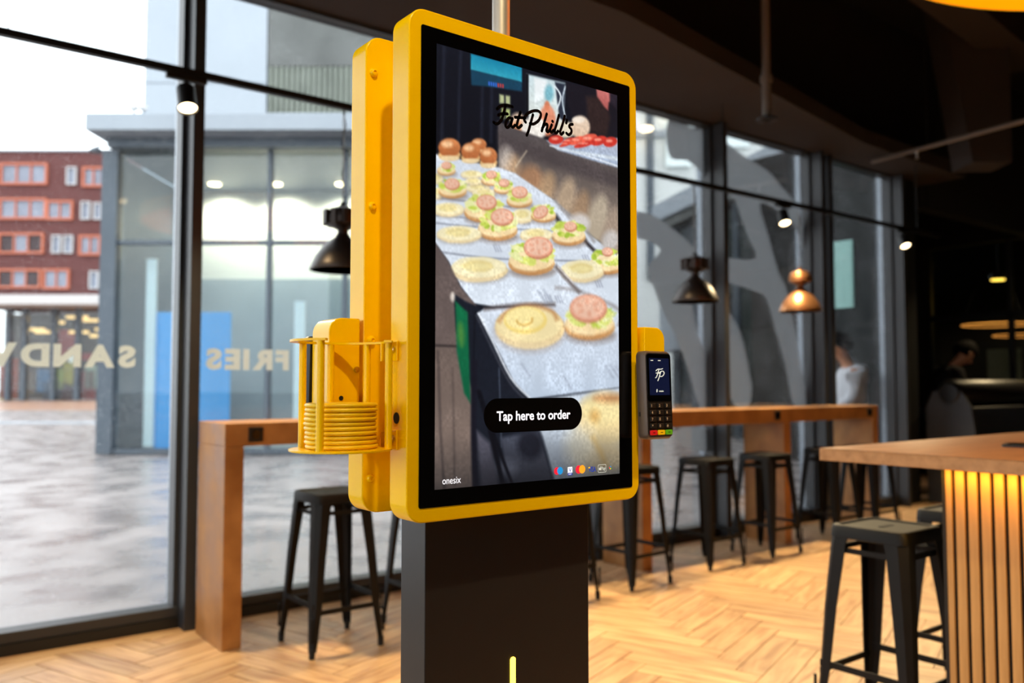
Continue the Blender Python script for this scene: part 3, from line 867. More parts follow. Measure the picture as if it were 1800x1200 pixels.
def paint_picture():
    # dark kitchen behind
    poly([(60, 20), (950, 20), (950, 700), (60, 700)], (22, 25, 36), 1, (14, 15, 22))
    for x in (110, 190, 300, 345): line([(x, 60), (x - 8, 300), (x - 12, 520)], 7, (44, 48, 64), 4, 0.7)
    poly([(237, 95), (482, 158), (482, 232), (237, 172)], (22, 128, 164), 1.2, (52, 158, 182))
    poly([(237, 172), (482, 232), (482, 276), (300, 250), (240, 246)], (24, 62, 86), 1.5)
    for k in range(7): poly([(322 + k * 11, 228 + k * 2), (328 + k * 11, 229 + k * 2), (328 + k * 11, 248 + k * 2), (322 + k * 11, 247 + k * 2)], (60, 110, 230) if k < 4 else (220, 60, 60), 0.8)
    poly([(375, 290), (425, 298), (425, 338), (375, 332)], (178, 186, 140), 2); poly([(385, 355), (425, 360), (425, 412), (380, 405)], (160, 170, 110), 2)
    line([(400, 285), (402, 420)], 8, (30, 30, 40), 1.5)
    # bright pass-through, bottles and hoses
    poly([(503, 192), (690, 236), (680, 470), (503, 455)], (196, 216, 222), 2, (214, 214, 206))
    poly([(500, 190), (514, 193), (514, 440), (500, 438)], (16, 18, 24), 1); poly([(540, 210), (600, 222), (596, 300), (545, 330)], (236, 242, 244), 3)
    ell(612, 285, 22, 40, (120, 176, 190), 4)
    poly([(640, 230), (690, 240), (682, 420), (660, 400)], (40, 46, 60), 2)
    line([(640, 250), (668, 300), (650, 360)], 7, (225, 235, 240), 1.2); line([(690, 250), (676, 320), (690, 400)], 6, (210, 225, 235), 1.2)
    ell(604, 415, 40, 75, (222, 150, 122), 3, col2=(196, 112, 80)); ell(602, 345, 13, 24, (206, 124, 92), 2)
    ell(462, 420, 34, 40, (226, 196, 170), 4); ell(460, 455, 44, 34, (212, 142, 100), 4); ell(540, 455, 62, 58, (228, 222, 214), 3); ell(690, 460, 48, 40, (226, 214, 190), 3)
    # cook at the right in dark clothes
    poly([(694, 232), (945, 285), (945, 505), (850, 490), (800, 430), (720, 400), (700, 330)], (26, 24, 32), 3)
    poly([(790, 300), (880, 300), (905, 400), (890, 490), (800, 470)], (46, 34, 34), 5)
    poly([(838, 262), (885, 268), (918, 290), (910, 318), (898, 330), (894, 366), (878, 352), (858, 322), (842, 300)], (192, 112, 108), 2.5, (170, 88, 84))
    poly([(900, 280), (940, 290), (935, 360), (905, 330)], (40, 34, 44), 3)
    ell(762, 448, 46, 56, (226, 204, 182), 3, col2=(206, 176, 150)); ell(752, 412, 30, 16, (240, 226, 210), 2)
    # steel counter side with warm streaks
    poly([(366, 418), (445, 452), (640, 520), (945, 632), (945, 1065), (800, 950), (640, 800), (440, 662), (372, 645)], (76, 70, 72), 2, (150, 132, 116))
    poly([(372, 470), (640, 560), (945, 668), (945, 740), (640, 640), (372, 540)], (72, 64, 66), 8, op=0.8)
    for (x, y, w, h_, c, op) in ((430, 640, 40, 60, (196, 160, 124), .8), (520, 700, 60, 70, (180, 130, 92), .7), (600, 740, 40, 80, (204, 164, 120), .6), (690, 800, 45, 110, (196, 170, 140), .7), (760, 860, 40, 110, (176, 140, 104), .6), (840, 900, 50, 130, (198, 184, 160), .7), (905, 960, 36, 130, (170, 150, 132), .7), (400, 600, 30, 60, (210, 200, 190), .6)):
        ell(x, y, w, h_, c, 9, 12, op)
    line([(505, 560), (450, 640)], 5, (214, 196, 170), 2, 0.8)
    # tray of tomatoes
    poly([(600, 512), (760, 500), (950, 500), (950, 645), (650, 556)], (178, 182, 196), 2, (150, 166, 190))
    line([(615, 535), (780, 580), (945, 636)], 7, (222, 228, 236), 1.5)
    for (x, y, rx_, ry_) in ((645, 507, 36, 22), (705, 516, 34, 15), (745, 512, 40, 18), (800, 505, 46, 24), (850, 512, 40, 22), (905, 518, 34, 24), (780, 530, 50, 12), (690, 530, 30, 8)):
        ell(x, y, rx_, ry_, random.choice([(206, 66, 50), (196, 54, 44), (222, 92, 72)]), 1.5, random.uniform(-25, 10)); ell(x - 5, y - 5, rx_ * 0.45, ry_ * 0.3, (236, 150, 130), 2)
    poly([(640, 545), (945, 590), (945, 610), (660, 556)], (196, 206, 216), 2)
    # paper-covered table
    poly([(40, 570), (372, 640), (450, 668), (640, 800), (800, 960), (960, 1075), (960, 1500), (640, 1300), (340, 1306), (250, 1290), (190, 1210), (130, 1090), (66, 1000), (40, 900)], (206, 214, 226), 2, (214, 224, 236))
    for (p, w) in (([(60, 782), (200, 800), (430, 830)], 5), ([(60, 905), (270, 925), (640, 945)], 6), ([(60, 1040), (240, 1065), (420, 1080), (640, 1085), (800, 1090)], 7), ([(70, 870), (330, 890)], 4)):
        line(p, w, (108, 112, 126), 2, 0.8)
    for (x, y) in ((770, 1060), (480, 880), (345, 1010), (830, 1180), (590, 1250), (640, 1255)):
        for k in range(3): line([(x + 12 * k, y), (x + 12 * k + 14, y + 34)], 5, (150, 156, 172), 2, 0.8)
    # metal corner strips on the table edge
    for p in ([(660, 830), (760, 905), (830, 1000)], [(640, 800), (700, 870), (790, 990)]): line(p, 14, (150, 146, 146), 3, 0.8)
    ell(760, 905, 48, 44, (206, 200, 196), 6, 30); ell(905, 990, 40, 50, (190, 184, 180), 6, 20)
    line([(740, 940), (800, 1010), (830, 1040)], 16, (52, 48, 52), 3); line([(640, 870), (660, 900)], 20, (40, 38, 40), 4)
    # baked bun tops at the back
    for (x, y, rx_, ry_) in ((275, 530, 38, 30), (135, 545, 54, 46), (237, 562, 47, 42), (322, 585, 42, 42)):
        ell(x, y + ry_ * 0.75, rx_, ry_ * 0.6, (214, 170, 116), 2); ell(x, y, rx_, ry_, (196, 124, 76), 1.8, col2=(170, 96, 54))
        ell(x - rx_ * 0.2, y - ry_ * 0.35, rx_ * 0.5, ry_ * 0.35, (236, 188, 142), 3); ell(x, y + ry_ * 1.1, rx_ * 0.9, ry_ * 0.28, (232, 206, 160), 2)
    # rows of open buns and burgers
    for a in ((240, 672, 50, 20), (270, 735, 58, 24), (75, 690, 30, 26), (78, 760, 26, 28), (250, 705, 40, 16), (300, 760, 55, 22)): flat_bun(*a)
    burger(120, 645, 44); burger(150, 735, 68, -.05, -.25); burger(335, 690, 48); burger(395, 730, 48)
    flat_bun(130, 838, 78, 34); burger(470, 785, 62, 0, -.45, .6); burger(300, 828, 96, .12, -.25, .5); flat_bun(485, 868, 52, 36)
    burger(585, 856, 60, -.25, -.05, .62, rot=-30); burger(705, 950, 82, .1, -.35, .36); burger(365, 915, 96, .22, -.42, .56)
    flat_bun(180, 955, 108, 42); flat_bun(550, 960, 78, 34); burger(890, 1085, 86, .0, -.5, .3)
    flat_bun(275, 1118, 140, 62); burger(528, 1068, 112, .28, -.42, .62); flat_bun(770, 1128, 104, 54)
    # lower left: floor panels, green bin, dark trolley
    poly([(40, 1000), (66, 1000), (130, 1090), (190, 1215), (262, 1300), (262, 2240), (40, 2240)], (92, 80, 78), 2, (120, 104, 98))
    poly([(40, 1500), (165, 1500), (240, 1760), (250, 2240), (40, 2240)], (104, 90, 84), 3, (134, 116, 106))
    line([(60, 1492), (170, 1496)], 9, (44, 38, 38), 2); line([(80, 1520), (92, 1900), (110, 2180)], 8, (72, 62, 60), 3); line([(150, 1600), (160, 2160)], 6, (84, 72, 68), 3)
    poly([(155, 1245), (210, 1280), (280, 1310), (430, 1640), (520, 1745), (640, 2240), (250, 2240), (240, 1700), (165, 1420)], (24, 28, 38), 2)
    poly([(163, 1280), (222, 1335), (236, 1770), (205, 1720), (170, 1520)], (18, 104, 66), 2.5, (14, 88, 58)); ell(190, 1440, 16, 60, (90, 140, 60), 5, -4, 0.7)
    ell(150, 1260, 10, 22, (216, 206, 196), 3)
    line([(372, 1600), (378, 1800), (384, 1980)], 5, (70, 78, 94), 2); line([(258, 1330), (250, 1560), (256, 1800)], 7, (16, 18, 26), 2)
    # front paper tray
    poly([(268, 1340), (300, 1316), (640, 1298), (960, 1290), (960, 1690), (520, 1748), (440, 1660), (350, 1480)], (208, 216, 228), 2, (186, 200, 218))
    line([(272, 1335), (340, 1470), (430, 1650), (520, 1745)], 10, (226, 232, 240), 2, .9); line([(262, 1345), (330, 1490), (420, 1665), (500, 1755)], 8, (60, 62, 72), 2.5)
    line([(300, 1318), (460, 1300), (640, 1296)], 16, (74, 62, 60), 4, .8); line([(640, 1215), (760, 1235), (945, 1320), (945, 1400)], 14, (130, 122, 120), 4, .7)
    line([(640, 1110), (720, 1200), (760, 1240)], 18, (120, 112, 112), 3); line([(655, 1115), (730, 1195)], 6, (206, 200, 196), 2)
    for (x, y) in ((560, 1230), (585, 1225), (880, 1590), (905, 1585), (930, 1590), (680, 1640), (480, 1580)):
        line([(x, y), (x + 40, y + 60)], 8, (150, 158, 174), 3, .7)
    # round bun with a slice of cheese, and a topped one beside it
    ell(520, 1425, 172, 100, (150, 128, 112), 8, op=.5)
    ell(520, 1408, 168, 104, (220, 188, 128), 3, col2=(226, 206, 164)); ell(515, 1392, 158, 86, (238, 220, 168), 3)
    line([(370, 1380), (420, 1325), (520, 1300), (620, 1325), (650, 1370)], 14, (176, 118, 70), 5, .8)
    ell(498, 1372, 104, 66, (236, 210, 126), 2.5); ell(494, 1364, 92, 54, (242, 224, 158), 3)
    line([(455, 1372), (470, 1390), (500, 1394), (528, 1380), (530, 1360)], 9, (206, 168, 92), 2.5)
    burger(805, 1370, 122, -.05, -.48, .72, blur=3.5)
    # blurred burger nearest the lens
    poly([(520, 1760), (960, 1690), (960, 2160), (660, 2240), (600, 2000)], (196, 206, 218), 4, (150, 160, 172))
    ell(880, 1860, 140, 130, (226, 196, 132), 14, col2=(222, 204, 160)); ell(880, 1800, 120, 70, (236, 218, 160), 12); ell(905, 1745, 80, 20, (176, 116, 72), 8, op=.8)
    ell(830, 1830, 24, 30, (206, 160, 90), 8, op=.8); ell(880, 2030, 130, 80, (214, 192, 148), 16, op=.9); ell(760, 1980, 70, 110, (206, 200, 180), 18, op=.8)
    line([(820, 1930), (860, 2010), (880, 2060)], 16, (214, 170, 90), 8, .6)
    # trolley legs and floor under the table
    poly([(380, 1935), (560, 1900), (660, 2240), (430, 2240)], (74, 78, 92), 4, (52, 54, 64)); ell(520, 1970, 60, 70, (30, 32, 42), 8); ell(400, 2080, 60, 40, (120, 124, 140), 10, op=.7)
    poly([(262, 1900), (330, 1960), (380, 2200), (290, 2240)], (96, 94, 108), 5, (60, 60, 70))
    line([(272, 1705), (330, 1900), (390, 2160)], 22, (14, 15, 22), 2); line([(300, 1780), (380, 2010), (440, 2170)], 14, (14, 15, 22), 2); line([(255, 1560), (250, 1900), (258, 2200)], 26, (22, 22, 32), 3)
    for _ in range(1):                            # lens softness of the photographed food
        P_ = np.pad(IMG, ((1, 1), (1, 1), (0, 0)), 'edge')
        IMG[:] = (P_[1:-1, 1:-1] * 4 + P_[:-2, 1:-1] * 2 + P_[2:, 1:-1] * 2 + P_[1:-1, :-2] * 2 + P_[1:-1, 2:] * 2 + P_[:-2, :-2] + P_[2:, 2:] + P_[:-2, 2:] + P_[2:, :-2]) / 16
    for k in range(3): IMG[..., k] *= 0.95 + 0.10 * vnoise(4, 4, 3) * vnoise(30, 30, 5) * 2
    # the screen layout fades to dark along its lower edge
    f = np.clip((PYY - 625) / 90, 0, 1)[..., None]
    IMG[:] = IMG * (1 - 0.62 * f) + np.array((30, 32, 40)) * 0.30 * f
paint_picture()


# front housing: rounded yellow body, black glass, display
MB().prism(rrect(-HW, HW, ZB, ZT, 0.030, 10), YF, YFB, 'y').build('front_housing', 'yellow_paint', K, smooth=30, bev=0.002, seg=2)
MB().prism(rrect(-0.2320, 0.2345, 1.0985, 1.862, 0.004, 4), YF - 0.0012, YF + 0.001, 'y').build('screen_glass', 'bezel_black', K, bev=0.0004)

dm = bpy.data.materials.new('display_picture')
dm.use_nodes = True
nt = dm.node_tree
b = nt.nodes['Principled BSDF']
b.inputs['Base Color'].default_value = (0.004, 0.004, 0.005, 1)
b.inputs['Roughness'].default_value = 0.12
at = nt.nodes.new('ShaderNodeAttribute'); at.attribute_name = 'picture'
nt.links.new(at.outputs['Color'], b.inputs['Emission Color'])
b.inputs['Emission Strength'].default_value = 1.12
MATS['display_picture'] = dm

V = np.stack([-0.2035 + PXX.ravel() / 1000, np.full(PXX.size, YF - 0.0016), 1.837 - PYY.ravel() / 1000], 1)
ii = (np.arange(GY)[:, None] * (GX + 1) + np.arange(GX)[None]).ravel()
Fc = np.stack([ii, ii + GX + 1, ii + GX + 2, ii + 1], 1)
me = bpy.data.meshes.new('display')
me.vertices.add(len(V)); me.vertices.foreach_set('co', V.ravel())
me.loops.add(Fc.size); me.loops.foreach_set('vertex_index', Fc.ravel())
me.polygons.add(len(Fc)); me.polygons.foreach_set('loop_start', np.arange(len(Fc)) * 4)
me.update(calc_edges=True)
ca = me.attributes.new('picture', 'FLOAT_COLOR', 'POINT')
pc = np.ones((len(V), 4)); pc[:, :3] = lin(np.clip(IMG, 0, 255)).reshape(-1, 3)
ca.data.foreach_set('color', pc.ravel())
me.materials.append(dm)
display = bpy.data.objects.new('display', me)
COL.objects.link(display); display.parent = K
display['label'] = 'lit portrait screen showing rows of open burgers'

mat('ui_black', (6, 6, 7), 0.25, vary=0.05)
mat('ui_white', (240, 244, 255), 0.4, emit=(236, 242, 255), es=1.0)
mat('ui_soft_white', (200, 205, 205), 0.4, emit=(205, 214, 205), es=0.8)
for nm, c in dict(ui_red=(224, 36, 60), ui_blue=(30, 140, 214), ui_orange=(244, 160, 40), ui_navy=(24, 52, 150), ui_darkred=(150, 70, 120), ui_deep=(236, 96, 40), ui_green=(60, 160, 80), ui_gold=(250, 190, 30)).items():
    mat(nm, c, 0.4, emit=c, es=0.85)
def on_screen(name, vs, fs, m, lift, label=None):
    """vs in millimetres on the display from its top left corner"""
    mb = MB(); mb.add([(-0.2035 + x / 1000, YF - 0.0016 - lift, 1.837 - y / 1000) for x, y in vs], [f[::-1] for f in fs])
    o = mb.build(name, m, display)
    if label: o['label'] = label
    return o
def disc2(cx, cy, r, n=24): return [(cx + r * math.cos(2 * PI * k / n), cy - r * math.sin(2 * PI * k / n)) for k in range(n)], [tuple(range(n))]
def rr2(x0, x1, y0, y1, r, seg=8):
    p = rrect(x0, x1, -y1, -y0, r, seg); return [(x, -y) for x, y in p], [tuple(range(len(p)))]

# the order button, placed by enlarged image pixels
bl = px_to_mm((298, 1830)); br = px_to_mm((768, 1810))
p = rr2(bl[0], br[0], px_to_mm((520, 1744))[1], px_to_mm((540, 1903))[1], (px_to_mm((540, 1903))[1] - px_to_mm((520, 1744))[1]) / 2 - 0.2, 14)
on_screen('order_button', *p, 'ui_black', 0.0003, 'black pill-shaped button')
def screen_text(name, body, x0, x1, ybase, hcap, bold, m, lift, label=None):
    vs, fs = text_mesh(body, 10, bold, 0.0, width=x1 - x0)
    ys = [v[1] for v in vs]
    sy = hcap / 6.95
    on_screen(name, [(x0 + v[0], ybase - v[1] * sy) for v in vs], [f[::-1] for f in fs], m, lift, label)
a0 = px_to_mm((360, 1850)); a1 = px_to_mm((712, 1845))
screen_text('button_lettering', 'Tap here to order', a0[0], a1[0], px_to_mm((520, 1848))[1], 15.5, 0.20, 'ui_white', 0.0006, 'white lettering reading Tap here to order')
a0 = px_to_mm((100, 2158)); a1 = px_to_mm((188, 2152))
screen_text('maker_lettering', 'onesix', a0[0], a1[0], px_to_mm((145, 2153))[1], 11.0, 0.0, 'ui_white', 0.0006, 'small white lettering reading onesix')
# restaurant name in brush script
def strokes(lst, w, conv):
    vs, fs = [], []
    for s1 in lst:
        a, f = ribbon([conv(q) for q in s1], w)
        o = len(vs); vs += [tuple(t) for t in a]; fs += [tuple(i + o for i in g) for g in f]
    return vs, fs
NAME = [[(362, 360), (380, 346), (405, 342), (436, 350)], [(402, 345), (394, 380), (382, 415), (362, 432), (346, 424)], [(368, 390), (388, 383), (412, 384)],
        [(434, 408), (420, 403), (406, 420), (403, 440), (411, 449), (424, 438), (434, 412)], [(436, 406), (429, 434), (437, 448), (448, 438)],
        [(474, 376), (462, 415), (457, 442), (466, 450), (480, 438)], [(448, 400), (470, 401), (496, 404)],
        [(534, 388), (524, 424), (513, 464), (504, 486)], [(499, 424), (492, 410), (504, 386), (532, 371), (558, 370), (572, 386), (562, 414), (538, 432), (520, 430)],
        [(600, 384), (588, 425), (576, 466)], [(578, 454), (590, 436), (602, 434), (602, 450), (598, 464), (606, 470), (614, 460)],
        [(624, 436), (616, 460), (622, 472), (632, 462)], [(627, 419), (629, 421)],
        [(658, 390), (648, 430), (638, 464), (645, 476), (654, 466)], [(686, 394), (675, 436), (664, 470), (670, 482), (680, 472)],
        [(697, 414), (693, 428)], [(724, 434), (712, 436), (708, 446), (718, 460), (716, 476), (704, 484), (694, 476)]]
vs, fs = strokes(NAME, 5.6, px_to_mm)
on_screen('brand_lettering', vs, fs, 'ui_black', 0.0005, "black brush-script lettering reading Fat Phill's")
# payment marks along the lower right
def mk(cx, cy): return px_to_mm((cx, cy))
q = mk(648, 2093)
on_screen('payment_mark', *disc2(q[0], q[1], 6.6), 'ui_red', 0.0003); on_screen('payment_mark', *disc2(q[0] + 7.2, q[1], 6.6), 'ui_blue', 0.0004)
q = mk(752, 2086)
on_screen('payment_mark', *disc2(q[0], q[1], 7.4), 'ui_red', 0.0003); on_screen('payment_mark', *disc2(q[0] + 8.4, q[1], 7.4), 'ui_orange', 0.0004)
q = mk(711, 2094)
on_screen('payment_mark', *rr2(q[0] - 5.4, q[0] + 5.4, q[1] - 7.4, q[1] + 7.4, 0.8, 2), 'ui_white', 0.0003); on_screen('payment_mark', *rr2(q[0] - 5.4, q[0] + 5.4, q[1] + 2.6, q[1] + 7.4, 0.8, 2), 'ui_navy', 0.0004)
screen_text('payment_lettering', 'V', q[0] - 3.4, q[0] + 3.4, q[1] + 1.2, 7, 0.1, 'ui_navy', 0.0006)
screen_text('payment_lettering', 'PAY', q[0] - 3.6, q[0] + 3.6, q[1] + 6.4, 2.6, 0.05, 'ui_white', 0.0006)
q = mk(817, 2085)
screen_text('payment_lettering', 'VISA', q[0] - 9, q[0] + 9, q[1] + 4.2, 9, 0.3, 'ui_navy', 0.0006); on_screen('payment_mark', *rr2(q[0] - 9.4, q[0] - 5.5, q[1] - 4.6, q[1] - 2.2, 0.5, 2), 'ui_gold', 0.0007)
q = mk(864, 2081)
o_, f_ = rr2(q[0] - 10, q[0] + 10, q[1] - 7.2, q[1] + 7.2, 2.0, 4); i_, _ = rr2(q[0] - 9.3, q[0] + 9.3, q[1] - 6.5, q[1] + 6.5, 1.6, 4)
nn = len(o_)
on_screen('payment_mark', o_ + i_, [(k, (k + 1) % nn, nn + (k + 1) % nn, nn + k) for k in range(nn)], 'ui_soft_white', 0.0004)
on_screen('payment_mark', *disc2(q[0] - 5.4, q[1] + 0.6, 2.4), 'ui_soft_white', 0.0005); on_screen('payment_mark', *disc2(q[0] - 4.6, q[1] - 2.9, 0.9, 10), 'ui_soft_white', 0.0005)
screen_text('payment_lettering', 'Pay', q[0] - 2.2, q[0] + 8, q[1] + 3, 6.5, 0.05, 'ui_soft_white', 0.0006)
q = mk(905, 2077)
for dx, dy, m_ in ((-2.6, 0, 'ui_red'), (0, -2, 'ui_blue'), (1.8, 1.4, 'ui_green'), (-1, 2, 'ui_gold')): on_screen('payment_mark', *disc2(q[0] + dx, q[1] + dy, 1.3, 10), m_, 0.0004)

# rear housing (the same unit facing the windows), spine, rivets
MB().prism(rrect(-HW, HW, ZB, ZT, 0.030, 10), 0.0455, 0.0975, 'y').build('rear_housing', 'yellow_paint', K, smooth=30, bev=0.002)
MB().prism(rrect(-0.2345, 0.2320, 1.0985, 1.862, 0.004, 4), 0.097, 0.0987, 'y').build('screen_glass', 'bezel_black', K)
MB().box(-0.19, 0.19, -0.045, 0.045, 1.10, 1.86).build('spine', 'yellow_paint', K)
for z in (1.823, 1.593, 1.365, 1.134):
    rv = MB().lathe([(0.0075, 0.0), (0.0075, 0.002), (0.0055, 0.006), (0.003, 0.007), (0.0026, 0.005), (0.0, 0.005)], 16).build('rivet', 'yellow_paint', K, smooth=30, loc=(-0.239, 0.0455, z), rot=(PI / 2, 0, 0))
MB().lathe([(0.009, 0.0), (0.009, 0.0008), (0.0, 0.0008)], 20).build('cable_hole', 'black_rubber', K, loc=(-HW - 0.0001, -0.0665, 1.238), rot=(0, -PI / 2, 0))
# pedestal and roof pole
MB().box(-0.1805, 0.1805, -0.035, 0.042, 0.0, 1.10).build('pedestal', 'column_grey', K, bev=0.0015)
MB().box(-0.26, 0.26, -0.20, 0.20, 0.0, 0.008).build('floor_plate', 'column_grey', K, bev=0.002)
MB().prism(rrect(-0.0055, 0.0055, 0.30, 0.815, 0.005, 6), -0.0365, -0.034, 'y').build('light_slot', 'led_yellow', K)
MB().tube([(0, 0, 1.86), (0, 0, 5.2)], 0.0165, 20).build('pole', 'steel', K, smooth=True)

# disc basket on the left flank
bx, by = 0.592 - KX, 1.197 - KY
R_ = 0.078
plate = []
for a in np.linspace(0, 2 * PI, 48, endpoint=False):
    plate.append((bx + R_ * math.cos(a), by + R_ * math.sin(a)))
bp = MB().prism(plate, 1.190, 1.1935).build('basket_plate', 'yellow_paint', K, smooth=30, bev=0.0008)
# top hoop: flat strip, open towards the front
mbh = MB()
angs = np.linspace(math.radians(-44), math.radians(226), 44)
n_ = len(angs); vs_ = []; fs_ = []
for a in angs:
    for (r_, z_) in ((R_ - 0.012, 1.3545), (R_, 1.3545), (R_, 1.358), (R_ - 0.012, 1.358)):
        vs_.append((bx + r_ * math.cos(a), by + r_ * math.sin(a), z_))
for i in range(n_ - 1):
    for k in range(4):
        l = (k + 1) % 4
        fs_.append((i * 4 + k, (i + 1) * 4 + k, (i + 1) * 4 + l, i * 4 + l))
fs_ += [(0, 1, 2, 3), (4 * n_ - 1, 4 * n_ - 2, 4 * n_ - 3, 4 * n_ - 4)]
mbh.add(vs_, fs_).build('basket_hoop', 'yellow_paint', K, smooth=40)
for deg in (-36, 30, 78, 120, 219):
    a = math.radians(deg)
    x, y = bx + (R_ - 0.006) * math.cos(a), by + (R_ - 0.006) * math.sin(a)
    MB().tube([(x, y, 1.193), (x, y, 1.3545)], 0.0058, 14).build('basket_post', 'yellow_paint', K, smooth=True)
for z in (1.345, 1.206):
    tb = MB().box(-HW - 0.0035, -HW - 0.0005, -0.072, -0.048, z - 0.018, z + 0.014).build('basket_bracket', 'yellow_paint', K, bev=0.001)
    MB().box(-HW - 0.020, -HW - 0.0036, -0.052, -0.049, z - 0.018, z + 0.010).build('bracket_lip', 'yellow_paint', tb)
    MB().lathe([(0.0055, 0), (0.0055, 0.004), (0.003, 0.006), (0.0, 0.006)], 12).build('bolt', 'bolt_steel', tb, smooth=30, loc=(-HW - 0.0035, -0.062, z), rot=(0, -PI / 2, 0))

# yellow table discs stacked in the basket
disc_me = MB().lathe([(0.0, 0.0), (0.0505, 0.0), (0.0532, 0.0006), (0.0546, 0.0019), (0.0550, 0.0034), (0.0546, 0.0049), (0.0532, 0.0062), (0.0505, 0.0068), (0.047, 0.0064), (0.0, 0.0064)], 44).mesh('table_disc', 'yellow_plastic', 40)
ORD = ['bottom', 'second from the bottom', 'third from the bottom', 'fourth from the bottom', 'fifth from the bottom', 'fifth from the top', 'fourth from the top', 'third from the top', 'second from the top', 'topmost']
for k in range(10):
    o = bpy.data.objects.new('table_disc', disc_me)
    COL.objects.link(o)
    o.location = (0.592 + random.uniform(-0.0014, 0.0014), 1.197 + random.uniform(-0.0014, 0.0014), 1.1937 + 0.0069 * k)
    o.rotation_euler = (0, 0, random.random() * 6)
    tag(o, 'round yellow plastic disc, %s in the basket stack' % ORD[k], 'disc', 'yellow discs stacked in the basket')

# terminal mounts: folded yellow covers on both flanks
def mount(sgn):
    prof = rrect(0.262, 0.3175, 1.21, 1.40, 0.022, 8)
    # square the inner corners: only the outer top corner is rounded
    pts = [(0.262, 1.21), (0.3175, 1.21)] + [(0.3175 - 0.024 + 0.024 * math.cos(a), 1.40 - 0.024 + 0.024 * math.sin(a)) for a in np.linspace(0, PI / 2, 8)] + [(0.262, 1.40)]
    pts = [(sgn * x, z) for x, z in pts]
    y0, y1 = (-0.1065, -0.0425) if sgn > 0 else (0.0425, 0.1065)
    o = MB().prism(pts, y0, y1, 'y').build('terminal_mount', 'yellow_paint', K, smooth=30, bev=0.0015)
    ar = MB().box(*sorted((sgn * (HW + 0.0005), sgn * 0.2615)), *sorted((-sgn * 0.062, -sgn * 0.075)), 1.25, 1.33).build('mount_tab', 'yellow_paint', o, bev=0.001)
    MB().lathe([(0.005, 0), (0.005, 0.004), (0.0, 0.005)], 12).build('bolt', 'bolt_steel', o, smooth=30, loc=(sgn * 0.268, 0.0425 if sgn < 0 else -0.0425, 1.315), rot=(PI / 2 if sgn < 0 else -PI / 2, 0, 0))
    MB().lathe([(0.004, 0), (0.004, 0.0006), (0, 0.0006)], 12).build('mount_hole', 'black_rubber', o, loc=(sgn * 0.295, 0.0424 if sgn < 0 else -0.0424, 1.268), rot=(PI / 2 if sgn < 0 else -PI / 2, 0, 0))
mount(1); mount(-1)

mat('terminal_body', (92, 78, 70), 0.42, metal=0.0, vary=0.05, scale=30)
mat('terminal_dark', (20, 18, 18), 0.4, vary=0.1)
mat('terminal_screen', (14, 18, 40), 0.15, vary=0.04, emit=(16, 24, 56), es=0.6)
mat('key_black', (26, 23, 22), 0.45, vary=0.08)
mat('key_print', (210, 190, 165), 0.5, vary=0.03)
mat('key_red', (214, 30, 34), 0.4, vary=0.04, emit=(214, 30, 34), es=0.12)
mat('key_yellow', (246, 196, 10), 0.4, vary=0.04, emit=(246, 196, 10), es=0.12)
mat('key_green', (96, 176, 30), 0.4, vary=0.04, emit=(96, 176, 30), es=0.12)

